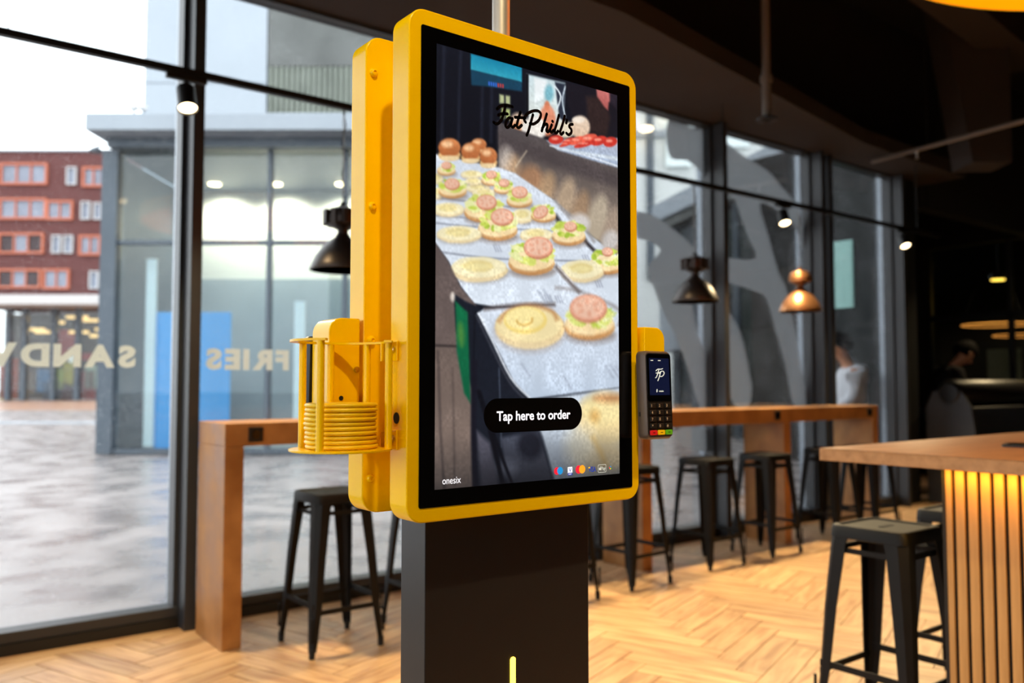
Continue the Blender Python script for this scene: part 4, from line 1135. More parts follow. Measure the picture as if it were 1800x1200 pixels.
def terminal(loc, rz, label):
    """handheld card terminal; local frame: x across, z up, face towards -y"""
    T_ = empty('payment_terminal', loc, rz, label=label, cat='payment terminal', group='card terminals on the kiosk')
    w, h = 0.037, 0.082
    rings = []
    for (hw, zz0, zz1, r, y) in ((w - 0.004, -h + 0.004, h - 0.003, 0.008, 0.0085), (w, -h, h, 0.010, 0.004), (w, -h - 0.001, h, 0.010, -0.011), (w - 0.003, -h + 0.003, h - 0.003, 0.008, -0.0165)):
        rings.append([(x, y, z) for (x, z) in rrect(-hw, hw, zz0, zz1, r, 5)])
    MB().quadloft(rings).build('body', 'terminal_dark' if rz else 'terminal_body', T_, smooth=45)
    MB().prism(rrect(-0.033, 0.033, -h + 0.008, h - 0.005, 0.006, 5), -0.0178, -0.0160, 'y').build('face_plate', 'terminal_dark', T_)
    scg = MB().prism(rrect(-0.032, 0.032, -0.012, h - 0.006, 0.005, 5), -0.0186, -0.0179, 'y').build('screen_glass', 'bezel_black', T_)
    scr = MB().prism(rrect(-0.027, 0.027, -0.001, 0.068, 0.001, 2), -0.0190, -0.0187, 'y').build('screen', 'terminal_screen', T_)
    fp = [[(-9, 12), (-4, 17), (4, 17), (9, 19)], [(-1, 17), (-4, 6), (-8, -6), (-11, -9)], [(-9, 5), (-3, 6), (3, 8)], [(4, 10), (1, 0), (-2, -10), (-5, -18)], [(-1, 4), (4, 10), (10, 11), (13, 5), (9, -3), (3, -5), (0, -2)]]
    vs, fs = strokes(fp, 2.4, lambda q: q)
    MB().add([(x * 1.0 / 1000, -0.01915, 0.037 + z * 0.62 / 1000) for x, z in vs], [f for f in fs]).build('logo', 'ui_soft_white', scr)
    vs, fs = text_mesh('onesix', 0.005, 0.0001, 0.0, width=0.013)
    MB().add([(-0.003 + v[0], -0.01915, 0.0050 + v[1]) for v in vs], fs).build('maker_lettering', 'ui_soft_white', scr)
    vs, fs = ribbon([(-8.5, 5.5), (-8.2, 7.5), (-8, 9)], 2.6)
    MB().add([(v[0] / 1000, -0.01915, v[1] / 1000) for v in vs], fs).build('drop_mark', 'ui_soft_white', scr)
    for x_ in (-0.023, -0.003):
        MB().box(x_, x_ + 0.007, -0.0192, -0.0191, 0.063, 0.0645).build('status_mark', 'ui_soft_white', scr)
    names = ['1', '2', '3', '4', '5', '6', '7', '8', '9', '*', '0', '#']
    for i, nme in enumerate(names):
        cx, cz = (-0.020 + 0.020 * (i % 3)), -0.0205 - 0.0125 * (i // 3)
        k_ = MB().prism(rrect(cx - 0.0078, cx + 0.0078, cz - 0.0045, cz + 0.0045, 0.002, 3), -0.0200, -0.0175, 'y').build('key', 'key_black', T_, bev=0.0005)
        vs, fs = text_mesh(nme, 0.0075, 0.0001, 0.0)
        MB().add([(cx - 0.0055 + v[0], -0.02015, cz - 0.0026 + v[1]) for v in vs], fs).build('key_print', 'key_print', k_)
    for i, m_ in enumerate(('key_red', 'key_yellow', 'key_green')):
        cx, cz = -0.0205 + 0.0205 * i, -0.0705
        k_ = MB().prism(rrect(cx - 0.0090, cx + 0.0090, cz - 0.0045, cz + 0.0045, 0.002, 3), -0.0202, -0.0175, 'y').build('key', m_, T_, bev=0.0005)
        k_['label'] = ('red key', 'yellow key', 'green key')[i]
        MB().box(cx - 0.003, cx + 0.003, -0.0204, -0.0202, cz - 0.0006, cz + 0.0006).build('key_print', 'terminal_dark', k_)
    MB().box(-w - 0.0004, -w + 0.001, -0.003, 0.001, -0.040, -0.032).build('side_port', 'terminal_dark', T_)
    T_.rotation_euler = (math.radians(-2), 0, rz)
    return T_
terminal((1.1975, 1.119, 1.271), 0.0, 'card terminal with coloured keys facing the camera, right of the screen')
terminal((0.640, 1.356, 1.290), PI, 'dark card terminal seen edge-on behind the disc basket')

# ------------------------------------------------------------------ vinyl on the windows
def window_word(word, xs, width, z0, h, label):
    """cut vinyl letters on the outer face of the glass, read from the street"""
    e = empty('window_lettering', (xs, 4.8335, z0), label=label, cat='lettering')
    ws = []
    for ch in word:
        vs, fs = text_mesh(ch, 1.0, 0.055, 0.0, height=h)
        mx = max(v[0] for v in vs); ws.append((vs, fs, mx))
    gap = 0.10
    sx = width / (sum(w[2] for w in ws) + gap * (len(ws) - 1))
    x = 0.0
    for vs, fs, mx in ws:
        n = len(vs)
        mb = MB(); mb.add([(-(x + v[0] * sx), 0.0, v[1]) for v in vs], fs)
        mb.build('letter', 'vinyl_letter', e)
        x += (mx + gap) * sx
window_word('SANDWICHES', 1.186, 1.30, 1.380, 0.118, 'cream vinyl word SANDWICHES on the leftmost pane, seen mirrored')
window_word('FRIES', 2.046, 0.488, 1.375, 0.120, 'cream vinyl word FRIES on the window, seen mirrored')
window_word('D', 2.215, 0.10, 1.376, 0.120, 'cream vinyl letter at the kiosk edge beside the word FRIES')

VIN = [[(5.005, 2.705), (5.206, 2.69), (5.39, 2.624), (5.627, 2.52), (5.770, 2.405), (5.80, 2.25), (5.68, 2.05), (5.726, 1.783), (5.80, 1.627), (5.865, 1.456), (5.862, 1.11), (5.752, 1.112), (5.593, 1.464), (5.436, 1.736), (5.316, 1.885), (5.198, 2.09), (5.132, 2.203), (5.156, 2.283), (5.282, 2.405), (5.158, 2.472), (5.003, 2.494)],
       [(5.392, 3.53), (5.571, 3.53), (5.717, 3.52), (5.865, 3.52), (5.865, 3.069), (5.811, 3.14), (5.638, 3.221), (5.421, 3.21), (5.365, 3.395)],
       [(5.96, 3.50), (6.2, 3.46), (6.453, 3.38), (6.767, 3.305), (7.002, 3.175), (7.214, 3.038), (7.34, 2.779), (7.34, 2.59), (7.208, 2.814), (6.965, 2.932), (6.643, 2.981), (6.78, 2.657), (6.92, 2.346), (7.037, 2.21), (7.10, 2.0), (7.157, 1.842), (7.262, 1.433), (7.34, 1.088), (7.135, 1.092), (6.987, 1.497), (6.84, 1.829), (6.715, 2.09), (6.524, 2.157), (6.177, 2.201), (5.96, 2.22), (5.96, 2.42), (6.182, 2.424), (6.573, 2.459), (6.438, 2.674), (6.279, 2.951), (6.12, 3.061), (5.96, 3.08)],
       [(5.96, 1.95), (6.12, 1.95), (6.259, 1.856), (6.367, 1.681), (6.473, 1.321), (6.482, 1.256), (6.437, 1.102), (6.233, 1.105), (6.10, 1.295), (5.96, 1.3)],
       [(5.423, 0.845), (5.564, 0.768), (5.745, 0.73), (5.865, 0.729), (5.865, 0.9), (5.675, 0.932), (5.495, 0.926)]]
VL = ['sweeping grey vinyl stroke on the glass right of the kiosk', 'grey vinyl patch at the window head above the dark pendant', 'big branching grey vinyl script stroke behind the copper pendant', 'tapering grey vinyl stroke between two window posts', 'small grey vinyl curve on the glass below the bar top']
for p, lb in zip(VIN, VL):
    c = smooth_pts(p + [p[0]], 3)[:-1]
    c = [(min(max(q[0], 5.0), 7.345), q[1]) for q in c]
    MB().add([(q[0], 4.8335, q[1]) for q in c], [tuple(range(len(c)))]).build('vinyl_graphic', 'vinyl_grey', label=lb, cat='window graphic')

# ------------------------------------------------------------------ outdoors
RZ = YAW - PI / 2                              # street buildings face the viewing direction
ROT = (0, 0, RZ)
MB().prism([(X0 - 0.25, -60), (-110, -60), (-110, 190), (130, 190), (130, 4.87), (X0 - 0.25, 4.87)], -0.35, -0.02).build('ground', 'pavement', kind='structure', label='wet grey pavement outside the windows', cat='pavement')
mat('paving_brown', (150, 112, 92), 0.3, col2=(172, 134, 112), scale=0.7, bump=0.2, bscale=9)
MB().box(-60, -20, 44, 69, -0.019, -0.012).build('paving_band', 'paving_brown', rot=ROT, kind='structure', label='reddish paving band before the brick building', cat='pavement')
MB().box(-40, -9, 29, 30.2, -0.019, -0.010).build('kerb', 'canopy_grey', rot=ROT, kind='structure', label='pale kerb line crossing the wet square', cat='kerb')

pv = empty('pavilion_building', (0, 0, 0), RZ, label='glass pavilion with grey roof slab across the pavement', cat='building')
MB().box(-7.75, -0.2, 15.25, 24.5, 5.90, 6.22).build('roof_slab', 'canopy_grey', pv, bev=0.02)
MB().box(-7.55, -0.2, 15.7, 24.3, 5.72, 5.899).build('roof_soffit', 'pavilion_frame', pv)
MB().box(-7.73, -7.44, 15.9, 16.3, 0, 5.72).build('corner_column', 'pavilion_frame', pv)
MB().box(-7.73, -7.60, 16.3, 24.0, 0, 5.72).build('side_wall', 'pavilion_frame', pv)
us = [-7.44 + 1.43 * k for k in range(6)]
for u in us[1:]:
    MB().box(u - 0.04, u + 0.04, 15.95, 16.12, 0, 5.72).build('mullion', 'pavilion_frame', pv)
MB().box(-7.44, us[-1], 15.96, 16.10, 3.93, 4.01).build('transom', 'pavilion_frame', pv)
MB().box(-7.44, us[-1], 15.96, 16.10, 0.0, 0.10).build('base_rail', 'pavilion_frame', pv)
for k in range(5):
    for (a, b) in ((0.11, 3.92), (4.02, 5.71)):
        MB().box(us[k] + 0.05, us[k + 1] - 0.05, 16.02, 16.03, a, b).build('pane', 'pavilion_glass', pv)
MB().box(-7.4, -0.3, 19.4, 19.6, 3.7, 5.72).build('upper_wall', 'pavilion_wall', pv)
mat('pavilion_grey', (132, 146, 152), 0.6, col2=(160, 172, 176), scale=0.5)
MB().box(-7.4, -0.3, 19.38, 19.55, 0, 3.7).build('lower_wall', 'pavilion_grey', pv)
MB().box(-7.4, -0.3, 16.2, 19.4, 0.0, 0.03).build('floor_slab', 'pavilion_grey', pv)
MB().box(-7.15, -6.97, 16.6, 16.7, 0.1, 3.75).build('lit_strip', 'pavilion_strip', pv)
MB().box(-4.45, -4.25, 17.4, 17.5, 0.1, 3.0).build('lit_strip', 'pavilion_strip', pv)
for k, u in enumerate((-6.55, -5.2, -3.75, -2.3)):
    MB().lathe([(0.0, 0.0), (0.13, 0.0), (0.14, 0.03), (0.0, 0.03)], 20).build('downlight', 'lamp_glow', pv, loc=(u, 18.6, 5.68))
    ld = bpy.data.lights.new('downlight', 'SPOT'); ld.energy = 230; ld.color = (1, 0.90, 0.72); ld.spot_size = math.radians(140); ld.spot_blend = 0.8; ld.shadow_soft_size = 0.1
    lo = bpy.data.objects.new('downlight_bulb', ld); COL.objects.link(lo); lo.parent = pv; lo.location = (u, 18.75, 5.62); lo.rotation_euler = (math.radians(20), 0, 0)
bpn = MB().box(-7.0, -5.55, 16.75, 16.85, 0.035, 2.72).build('advert_panel', 'blue_panel', rot=ROT, bev=0.01, label='tall bright blue panel standing inside the glass pavilion', cat='panel')
mat('red_stall', (176, 66, 50), 0.6, vary=0.1)
st = empty('market_stall', (0, 0, 0), RZ, label='low red display stand inside the pavilion, right of the blue panel', cat='stand')
MB().box(-4.0, -2.6, 17.6, 18.2, 0.035, 1.05).build('stand_body', 'shop_red', st, bev=0.02)
MB().box(-4.05, -2.55, 17.55, 18.25, 1.051, 1.1).build('stand_top', 'red_stall', st)
for k, u in enumerate((-6.95, -6.78)):
    f = empty('floodlight', (0, 0, 0), RZ, label=('left', 'right')[k] + ' small floodlight on the pavilion roof edge', cat='floodlight', group='roof floodlights')
    MB().tube([(u, 15.45, 6.222), (u, 15.45, 6.32)], 0.02, 8).build('stand', 'pavilion_frame', f)
    MB().box(u - 0.07, u + 0.07, 15.40, 15.50, 6.321, 6.42).build('head', 'white_band', f, bev=0.02)
sl_ = empty('street_lamp', (0, 0, 0), RZ, label='small dark dome street lamp left of the pavilion column', cat='street lamp')
MB().tube([(-7.735, 16.05, 5.84), (-7.83, 16.02, 5.83), (-7.89, 16.0, 5.80)], 0.018, 8).build('arm', 'pavilion_frame', sl_, smooth=True)
MB().lathe([(0.13, 0), (0.12, 0.03), (0.08, 0.07), (0.03, 0.10), (0.0, 0.105)], 20, (-7.90, 16.0, 5.70)).build('dome', 'pavilion_frame', sl_, smooth=True)

tb = empty('white_tower', (0, 0, 0), RZ, label='tall pale concrete building behind the pavilion', cat='building')
MB().box(-14.9, -9.95, 34, 44, 0, 30).build('wall', 'concrete_light', tb)
for z in (9, 13.5, 18):
    MB().box(-14.9, -9.95, 33.97, 33.999, z, z + 0.05).build('wall_joint', 'canopy_grey', tb)
cb = empty('ribbed_tower', (0, 0, 0), RZ, label='dark weathered concrete block with ribbed lower facade', cat='building')
MB().box(-9.9, -4.6, 34, 44, 14.2, 24).build('upper_block', 'concrete_dark', cb)
MB().box(-9.9, -4.6, 34.2, 44, 0, 14.19).build('ribbed_block', 'rib_grey', cb)
rb = MB()
for u in np.arange(-9.85, -4.65, 0.22): rb.box(u, u + 0.12, 34.0, 34.199, 6, 14.18)
o = rb.build('ribs', 'rib_grey', cb); o['kind'] = 'stuff'
MB().box(-4.5, -3.6, 33.5, 40, 0, 30).build('pale_tower', 'concrete_light', rot=ROT, label='narrow pale tower beside the dark ribbed block', cat='building')

def U(px): return (px - 900) / 1500 * 70
def Zp(py): return 1.29 + (676 - py) / 1500 * 70
br_ = empty('brick_building', (0, 0, 0), RZ, label='reddish brick apartment block with orange window frames', cat='building')
wins = [(-8, 76, 283, 322, 0, 3), (110, 127, 290, 322, 0, 1), (138, 177, 290, 326, 0, 2), (-8, 76, 346, 384, 0, 3), (76, 123, 350, 385, 0, 2), (137, 153, 352, 384, 0, 1), (159, 174, 354, 384, 0, 1),
        (-8, 73, 408, 445, 1, 3), (87, 103, 412, 444, 0, 1), (108, 124, 412, 444, 0, 1), (135, 174, 412, 448, 0, 2), (-8, 70, 472, 506, 1, 3), (73, 120, 472, 508, 0, 2), (155, 171, 476, 507, 0, 1), (181, 196, 352, 384, 0, 1),
        (-60, -14, 290, 322, 0, 2), (-60, -14, 352, 384, 0, 2), (-60, -14, 412, 445, 0, 2), (-60, -14, 474, 507, 0, 2)]
MB().box(U(-70), U(215), 70, 84, Zp(535), Zp(262)).build('brick_wall', 'brick', br_)
MB().box(U(-70), U(215), 69.8, 84, Zp(262), Zp(259)).build('roof_edge', 'canopy_grey', br_)
for (a, b, c, d, balc, npn) in wins:
    ua, ub, za, zb_ = U(a), U(b), Zp(d), Zp(c)
    fr = MB()
    t_ = .18 if b - a > 20 else .09
    for (x0, x1, z0, z1) in ((ua, ub, za, za + t_), (ua, ub, zb_ - t_, zb_), (ua, ua + t_, za + t_, zb_ - t_), (ub - t_, ub, za + t_, zb_ - t_)): fr.box(x0, x1, 69.75, 69.999, z0, z1)
    w_ = fr.build('window', 'orange_frame' if (b - a > 20) else 'white_band', br_)
    st_ = (ub - ua - 2 * t_) / npn
    for k in range(npn):
        x0 = ua + t_ + k * st_
        MB().box(x0 + (.06 if k else 0), x0 + st_ - (.06 if k < npn - 1 else 0), 69.93, 69.998, za + t_, zb_ - t_).build('pane', 'balcony_dark' if (balc and k != 1) else 'curtain_pane', w_)
        if k: MB().box(x0 - .06, x0 + .06, 69.8, 69.998, za + t_, zb_ - t_).build('window_bar', 'orange_frame', w_)
MB().box(U(-70), U(215), 66.5, 70, Zp(541), Zp(525)).build('shop_canopy', 'white_band', br_)
MB().box(U(-70), U(215), 76, 76.3, 0, Zp(541)).build('shop_back_wall', 'shop_dark', br_)
for px in (-40, 12, 40, 92, 134, 205):
    MB().box(U(px) - .2, U(px) + .2, 70, 70.5, 0, Zp(541)).build('shop_pillar', 'pavilion_frame', br_)
for (a, b) in ((-40, 12), (12, 40), (40, 92), (92, 134), (134, 205)):
    MB().box(U(a) + .22, U(b) - .22, 70.2, 70.25, 0.1, Zp(541) - .1).build('shop_pane', 'shop_glass', br_)
for (px, py, w) in ((88, 550, 1.8), (108, 556, 1.8), (150, 552, 1.6), (165, 558, 1.4), (10, 573, 1.6), (24, 578, 1.2), (92, 578, 1.6), (145, 573, 2.0), (120, 585, .6), (155, 590, .6), (55, 560, .8)):
    MB().box(U(px) - w / 2, U(px) + w / 2, 74, 74.3, Zp(py) - .12, Zp(py) + .12).build('strip_light', 'shop_strip', br_, rot=None)
MB().box(U(30), U(178), 75, 75.2, Zp(630), Zp(616)).build('shop_sign_band', 'shop_red', br_)
MB().lathe([(0, 0), (1.2, 0), (1.2, .2), (0, .2)], 24).build('round_sign', 'shop_red', br_, loc=(U(60), 74.8, Zp(598)), rot=(PI / 2, 0, 0))
for k, (px, py, w, h_, c) in enumerate(((8, 668, 1.4, 3.0, (220, 90, 50)), (4, 690, 1.0, 1.2, (240, 200, 40)), (98, 668, .8, 1.4, (180, 200, 50)), (70, 672, 1.0, 1.6, (60, 130, 190)), (115, 660, 1.0, 1.6, (200, 190, 60)), (160, 665, 1.4, 1.6, (190, 210, 190)), (148, 680, 1.2, 2.0, (160, 40, 44)), (85, 690, 1.4, 1.2, (60, 70, 90)), (118, 692, 1.4, 1.2, (80, 40, 50)))):
    m_ = mat('poster_%d' % k, c, 0.6, vary=0.2, scale=1.2)
    MB().box(U(px) - w / 2, U(px) + w / 2, 70.55, 70.75, max(Zp(py) - h_ / 2, 0.02), Zp(py) + h_ / 2 + 0.3).build('shop_poster', m_, br_)
for px in (117, 125):
    MB().box(U(px) - .13, U(px) + .13, 70.6, 70.7, Zp(680), Zp(612)).build('light_column', 'shop_white', br_)

# neighbouring building on the right: pale facade, deep canopy and dark glass below
an = empty('corner_building', (0, 0, 0), RZ, label='pale glazed building with sloping-looking canopy right of the kiosk', cat='building')
MB().box(1.2, 16, 30, 40, 0, 26).build('wall', 'facade_white', an)
for u in np.arange(2.6, 15.5, 2.3):
    MB().box(u - .12, u + .12, 29.85, 29.999, 5, 26).build('mullion', 'pavilion_frame', an)
for z in (7.2, 10.2, 13.4, 16.6):
    MB().box(1.2, 16, 29.88, 29.999, z - .12, z + .12).build('transom', 'canopy_grey', an)
for (u, z, w, h_) in ((5.9, 9.8, .9, 1.6), (7.9, 10.8, 1.0, 2.2), (10.2, 9.5, 1.0, 2.4)):
    MB().box(u - w / 2, u + w / 2, 29.8, 29.9, z - h_ / 2, z + h_ / 2).build('lit_window', 'pavilion_strip', an)
for (u, z) in ((4.7, 10.2), (5.6, 11.0)):
    MB().lathe([(0, 0), (.22, 0), (.24, .08), (0, .1)], 16).build('wall_lamp', 'lamp_glow', an, loc=(u, 29.5, z))
MB().prism([(4.1, 24.7), (6.5, 14.5), (20, 14.5), (20, 24.7)], 6.0, 6.5).build('canopy', 'canopy_grey', an)
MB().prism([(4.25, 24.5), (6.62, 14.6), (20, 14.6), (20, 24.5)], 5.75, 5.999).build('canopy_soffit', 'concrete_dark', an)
MB().prism([(4.6, 24.4), (6.95, 14.8), (7.15, 14.8), (4.9, 24.4)], 0, 5.749).build('glass_wall', 'dark_glass', an)
for t in np.linspace(0.04, 0.96, 9):
    u, v = 4.6 + (6.95 - 4.6) * t, 24.4 + (14.8 - 24.4) * t
    MB().box(u - .09, u + .02, v - .05, v + .05, 0, 5.749).build('mullion', 'pavilion_frame', an)
MB().box(4.2, 4.5, 22, 24.2, 2.2, 3.6).build('lit_panel', 'concrete_light', an)

# sky reflection painted as a glowing panel on the return wall; dim room beyond
MB().box(9.262, 9.285, 5.46, 5.70, 2.2, 3.0).build('sky_reflection_pane', 'sky_reflection_teal', label='pale teal glowing panel imitating a sky reflection behind the last window', cat='pane')
for k, (x, y, z, lb) in enumerate(((13.6, 6.75, 3.15, 'yellow downlight near the black pillar, behind the partition'), (14.4, 6.0, 2.95, 'yellow downlight above the ring lamp, behind the partition'))):
    d_ = empty('downlight', (x, y, z), label=lb, cat='downlight', group='downlights in the dim room')
    MB().lathe([(0.0, 0.0), (0.10, 0.0), (0.10, 0.05), (0.0, 0.05)], 20).build('lens', 'lamp_yellow', d_)
    MB().lathe([(0.10, 0.02), (0.12, 0.02), (0.12, 0.10), (0.10, 0.10)], 20).build('housing', 'black_satin', d_)
    MB().tube([(0, 0, 0.1), (0, 0, 5.19 - z)], 0.008, 6).build('rod', 'black_satin', d_)
    ld = bpy.data.lights.new('downlight', 'SPOT'); ld.energy = 120; ld.color = WARM; ld.spot_size = math.radians(130); ld.shadow_soft_size = 0.08
    lo = bpy.data.objects.new('downlight_bulb', ld); COL.objects.link(lo); lo.parent = d_; lo.location = (0, 0, -0.03); lo.rotation_euler = (0, math.radians(-25), 0)
for k, (x, y, z, r_, lb) in enumerate(((15.0, 5.35, 2.72, 0.42, 'bright glowing ring lamp at the right edge'), (16.2, 6.75, 2.36, 0.6, 'thin glowing ring lamp above the person in black'), (18.3, 7.0, 2.26, 0.7, 'lower thin glowing ring lamp over the far doors'))):
    d_ = empty('ring_lamp', (x, y, z), label=lb, cat='ring lamp', group='ring lamps in the dim room')
    MB().tube([(r_ * math.cos(a), r_ * math.sin(a), 0) for a in np.linspace(0, 2 * PI, 48, endpoint=False)], 0.022 if k == 0 else 0.010, 8, True).build('ring', 'lamp_yellow' if k == 0 else 'ring_glow', d_, smooth=True)
    for q_ in range(3):
        a = q_ * 2 * PI / 3
        MB().tube([(r_ * math.cos(a), r_ * math.sin(a), 0.01), (0, 0, 1.6), (0, 0, 5.19 - z)], 0.004, 5).build('wire', 'black_satin', d_)
mat('door_pale', (108, 112, 110), 0.4, col2=(70, 80, 70), scale=1.2)
mat('mural', (52, 52, 50), 0.6, col2=(196, 196, 190), scale=2.2)
mat('exit_green', (40, 150, 90), 0.5, emit=(40, 170, 100), es=0.6)
d_ = empty('door_1', (X1 + 5.85, 8.0, 0), kind='structure', label='pale glazed door at the back of the dim room', cat='door')
MB().box(-0.05, 0.0, -0.5, 0.5, 0, 2.2).build('leaf', 'black_satin', d_)
MB().box(-0.07, -0.051, -0.34, 0.34, 0.9, 2.05).build('pane', 'door_pale', d_)
mu_ = empty('wall_mural', (X1 + 5.85, 6.9, 1.2), label='black and white mural panel beside the far door', cat='mural')
MB().box(-0.03, 0, -0.45, 0.45, -0.6, 1.0).build('panel', 'mural', mu_)
MB().box(-0.04, 0, -0.50, -0.46, -0.6, 1.05).build('panel_edge', 'black_satin', mu_)
MB().box(X1 + 5.7, X1 + 5.85, 6.05, 6.17, 0, 2.2).build('yellow_post', 'yellow_lamp_paint', label='narrow yellow post at the right edge of the dim room', cat='post')
ex = MB().box(X1 + 2.5, X1 + 2.55, 5.75, 6.03, 2.3, 2.42).build('exit_sign', 'exit_green', label='small green exit sign in the dim room', cat='sign')
MB().tube([(X1 + 2.52, 5.89, 2.42), (X1 + 2.52, 5.89, 5.19)], 0.006, 6).build('sign_rod', 'black_satin', ex)

# ------------------------------------------------------------------ people
mat('skin', (206, 142, 104), 0.55, vary=0.05, scale=20)
mat('hair_dark', (9, 7, 7), 0.85, spec=0.06, vary=0.3, scale=60)
mat('shirt_black', (24, 22, 24), 0.85, spec=0.1, vary=0.12, scale=20)
mat('hoodie_white', (214, 216, 222), 0.9, vary=0.05, scale=12)
mat('jeans_dark', (34, 38, 48), 0.85, vary=0.1, scale=20)
mat('shoe_dark', (26, 24, 24), 0.7, vary=0.1)
mat('eye_dark', (20, 14, 12), 0.3, vary=0.1)
mat('lip', (170, 92, 80), 0.5, vary=0.05)

def skin_obj(name, m, parent, chains, sub=2):
    """chains: list of lists of (point, radius); points shared between chains are merged"""
    vs, ed, rad, idx, roots = [], [], [], {}, []
    for ch in chains:
        prev = None
        for (p, r) in ch:
            k = tuple(round(t, 4) for t in p)
            if k not in idx:
                idx[k] = len(vs); vs.append(p); rad.append(r)
            if prev is not None and prev != idx[k]: ed.append((prev, idx[k]))
            prev = idx[k]
    comp = list(range(len(vs)))
    def find(i):
        while comp[i] != i: i = comp[i]
        return i
    for a, b in ed: comp[find(a)] = find(b)
    me = bpy.data.meshes.new(name); me.from_pydata(vs, ed, [])
    me.materials.append(MATS[m])
    o = bpy.data.objects.new(name, me); COL.objects.link(o); o.parent = parent
    sk_ = o.modifiers.new('skin', 'SKIN')
    sk_.use_smooth_shade = True
    if not me.skin_vertices: me.skin_vertices_add() if hasattr(me, 'skin_vertices_add') else None
    dat = me.skin_vertices[0].data
    seen = set()
    for i, r in enumerate(rad):
        dat[i].radius = (r, r) if not isinstance(r, tuple) else r
        c = find(i)
        if c not in seen: seen.add(c); dat[i].use_root = True
        else: dat[i].use_root = False
    ss = o.modifiers.new('sub', 'SUBSURF'); ss.levels = sub; ss.render_levels = sub
    return o

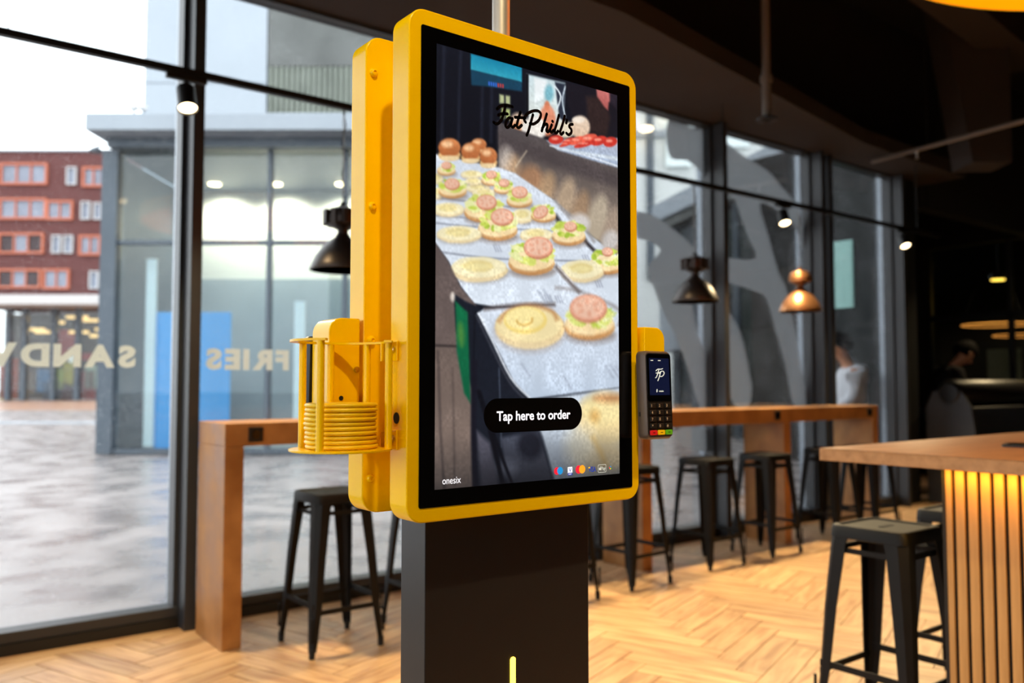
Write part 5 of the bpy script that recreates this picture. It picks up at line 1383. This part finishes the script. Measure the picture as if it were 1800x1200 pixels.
def person(name, loc, rz, label, lean, top, head_down, arm, sc_=1.0):
    """faces local +x; lean and head_down in degrees; arm = forearm angle below horizontal"""
    P = empty(name, loc, rz, label=label, cat='person')
    P.scale = (sc_, sc_, sc_)
    L_ = math.radians(lean); c, s_ = math.cos(L_), math.sin(L_)
    def up(x, y, h): return (x * c + h * s_, y, 0.93 + h * c - x * s_)
    hd = L_ + math.radians(head_down)
    nb = up(0.01, 0, 0.54)
    def hp(x, y, h): return (nb[0] + x * math.cos(hd) + h * math.sin(hd), y, nb[2] + h * math.cos(hd) - x * math.sin(hd))
    pel = (0, 0, 0.93)
    spine = [(pel, .13), (up(0, 0, .16), .12), (up(.0, 0, .34), .14), (up(0, 0, .47), .10), (nb, .058), (hp(.015, 0, .09), .055), (hp(.03, 0, .17), .078), (hp(.03, 0, .25), .092), (hp(.02, 0, .31), .062)]
    body = [spine]; legs = []; arms = []
    for sd in (-1, 1):
        lg = [(pel, .13), ((0, sd * .09, .86), .088), ((.01, sd * .10, .50), .058), ((-.01, sd * .10, .30), .055), ((-.02, sd * .10, .09), .038)]
        foot = [((-.02, sd * .10, .09), .038), ((.03, sd * .105, .045), .038), ((.15, sd * .12, .035), .028)]
        sh = up(0, sd * .17, .47); el = (sh[0] + .06, sd * .23, sh[2] - .28)
        a = math.radians(arm)
        wr = (el[0] + .23 * math.cos(a), sd * .17, el[2] - .23 * math.sin(a))
        hx, hz = math.cos(a), -math.sin(a)
        pm = (wr[0] + .06 * hx, sd * .165, wr[2] + .06 * hz)
        arms.append([(up(0, 0, .47), .10), (sh, .062), (el, .044), (wr, .028)])
        body += [lg, foot, arms[-1] + [(pm, .030)]]
        for f in range(5):
            off = (f - 2) * 0.016
            if f == 0:
                b0 = (wr[0] + .02 * hx, sd * .145, wr[2] + .02 * hz + .005); f1 = (b0[0] + .03 * hx, sd * .12, b0[2] + .03 * hz - .01); f2 = (f1[0] + .025 * hx, sd * .115, f1[2] + .025 * hz - .015)
            else:
                ln = (0, .034, .040, .036, .028)[f]
                b0 = (wr[0] + .075 * hx, sd * (.165 + off), wr[2] + .075 * hz); f1 = (b0[0] + ln * hx, b0[1], b0[2] + ln * hz - .008); f2 = (f1[0] + ln * .8 * hx, f1[1], f1[2] + ln * .8 * hz - .022)
            body.append([(b0, .009), (f1, .0085), (f2, .007)])
        legs.append(lg)
    skin_obj('body', 'skin', P, body)
    grow = lambda ch, g: [(p, r + g) for p, r in ch]
    sp = grow(spine[:4], .030); sp[0] = (up(0, 0, -.04), .155)
    skin_obj('shirt', top, P, [sp + [(up(.005, 0, .52), .105), (up(.012, 0, .555), .075)]] + [[(up(0, 0, .47), .125)] + grow(a[1:], .032) for a in arms])
    skin_obj('trousers', 'jeans_dark', P, [[((0, 0, .95), .142)] + grow(l[1:], .018) for l in legs])
    for sd in (-1, 1):
        skin_obj('shoe', 'shoe_dark', P, [[((-.04, sd * .10, .055), .052), ((.03, sd * .105, .05), .048), ((.16, sd * .12, .042), .038)]])
    # hair as a cap over crown and nape
    cen = Vector(hp(.015, 0, .235))
    R = Matrix.Rotation(hd, 3, 'Y')
    mb = MB(); rings = []
    for i in range(9):
        t = i / 8 * 0.62 * PI
        ring = []
        for k in range(20):
            a = 2 * PI * k / 20
            back = 1.0 if math.cos(a) < 0.2 else 0.62
            tt = t * back
            w = 1 + 0.05 * math.sin(5 * a + i)
            v = Vector((0.136 * math.sin(tt) * math.cos(a) * w - .012, 0.118 * math.sin(tt) * math.sin(a) * w, 0.162 * math.cos(tt)))
            ring.append(tuple(cen + R @ v))
        rings.append(ring)
    mb.quadloft(rings).build('hair', 'hair_dark', P, smooth=True)
    # facial features
    MB().tube([hp(.118, 0, .225), hp(.135, 0, .195), hp(.115, 0, .185)], [.010, .016, .012], 8).build('nose', 'skin', P, smooth=True)
    for sd in (-1, 1):
        MB().lathe([(0.0, -.009), (.009, 0), (0.0, .009)], 10, hp(.108, sd * .035, .235)).build('eye', 'eye_dark', P, smooth=True)
        MB().tube([hp(.02, sd * .095, .25), hp(.005, sd * .106, .235), hp(.012, sd * .098, .195)], [.012, .014, .008], 8).build('ear', 'skin', P, smooth=True)
    MB().tube([hp(.105, -.024, .150), hp(.114, 0, .150), hp(.105, .024, .150)], [.004, .008, .004], 8).build('mouth', 'lip', P, smooth=True)
    if top == 'hoodie_white':
        MB().tube([up(-.02, -.10, .53), up(-.12, -.05, .50), up(-.14, 0, .48), up(-.12, .05, .50), up(-.02, .10, .53)], [.03, .05, .055, .05, .03], 12).build('hood', top, P, smooth=True)
    return P
person('person', (10.65, 5.2, 0), math.atan2(-.61, .79), 'person in a black shirt leaning forward behind the booth', 20, 'shirt_black', 22, 35, 1.05)
person('person', (8.80, 5.20, -0.02), math.atan2(.61, -.79), 'person in a white hoodie standing behind the last window', 5, 'hoodie_white', 14, 30, 1.03)
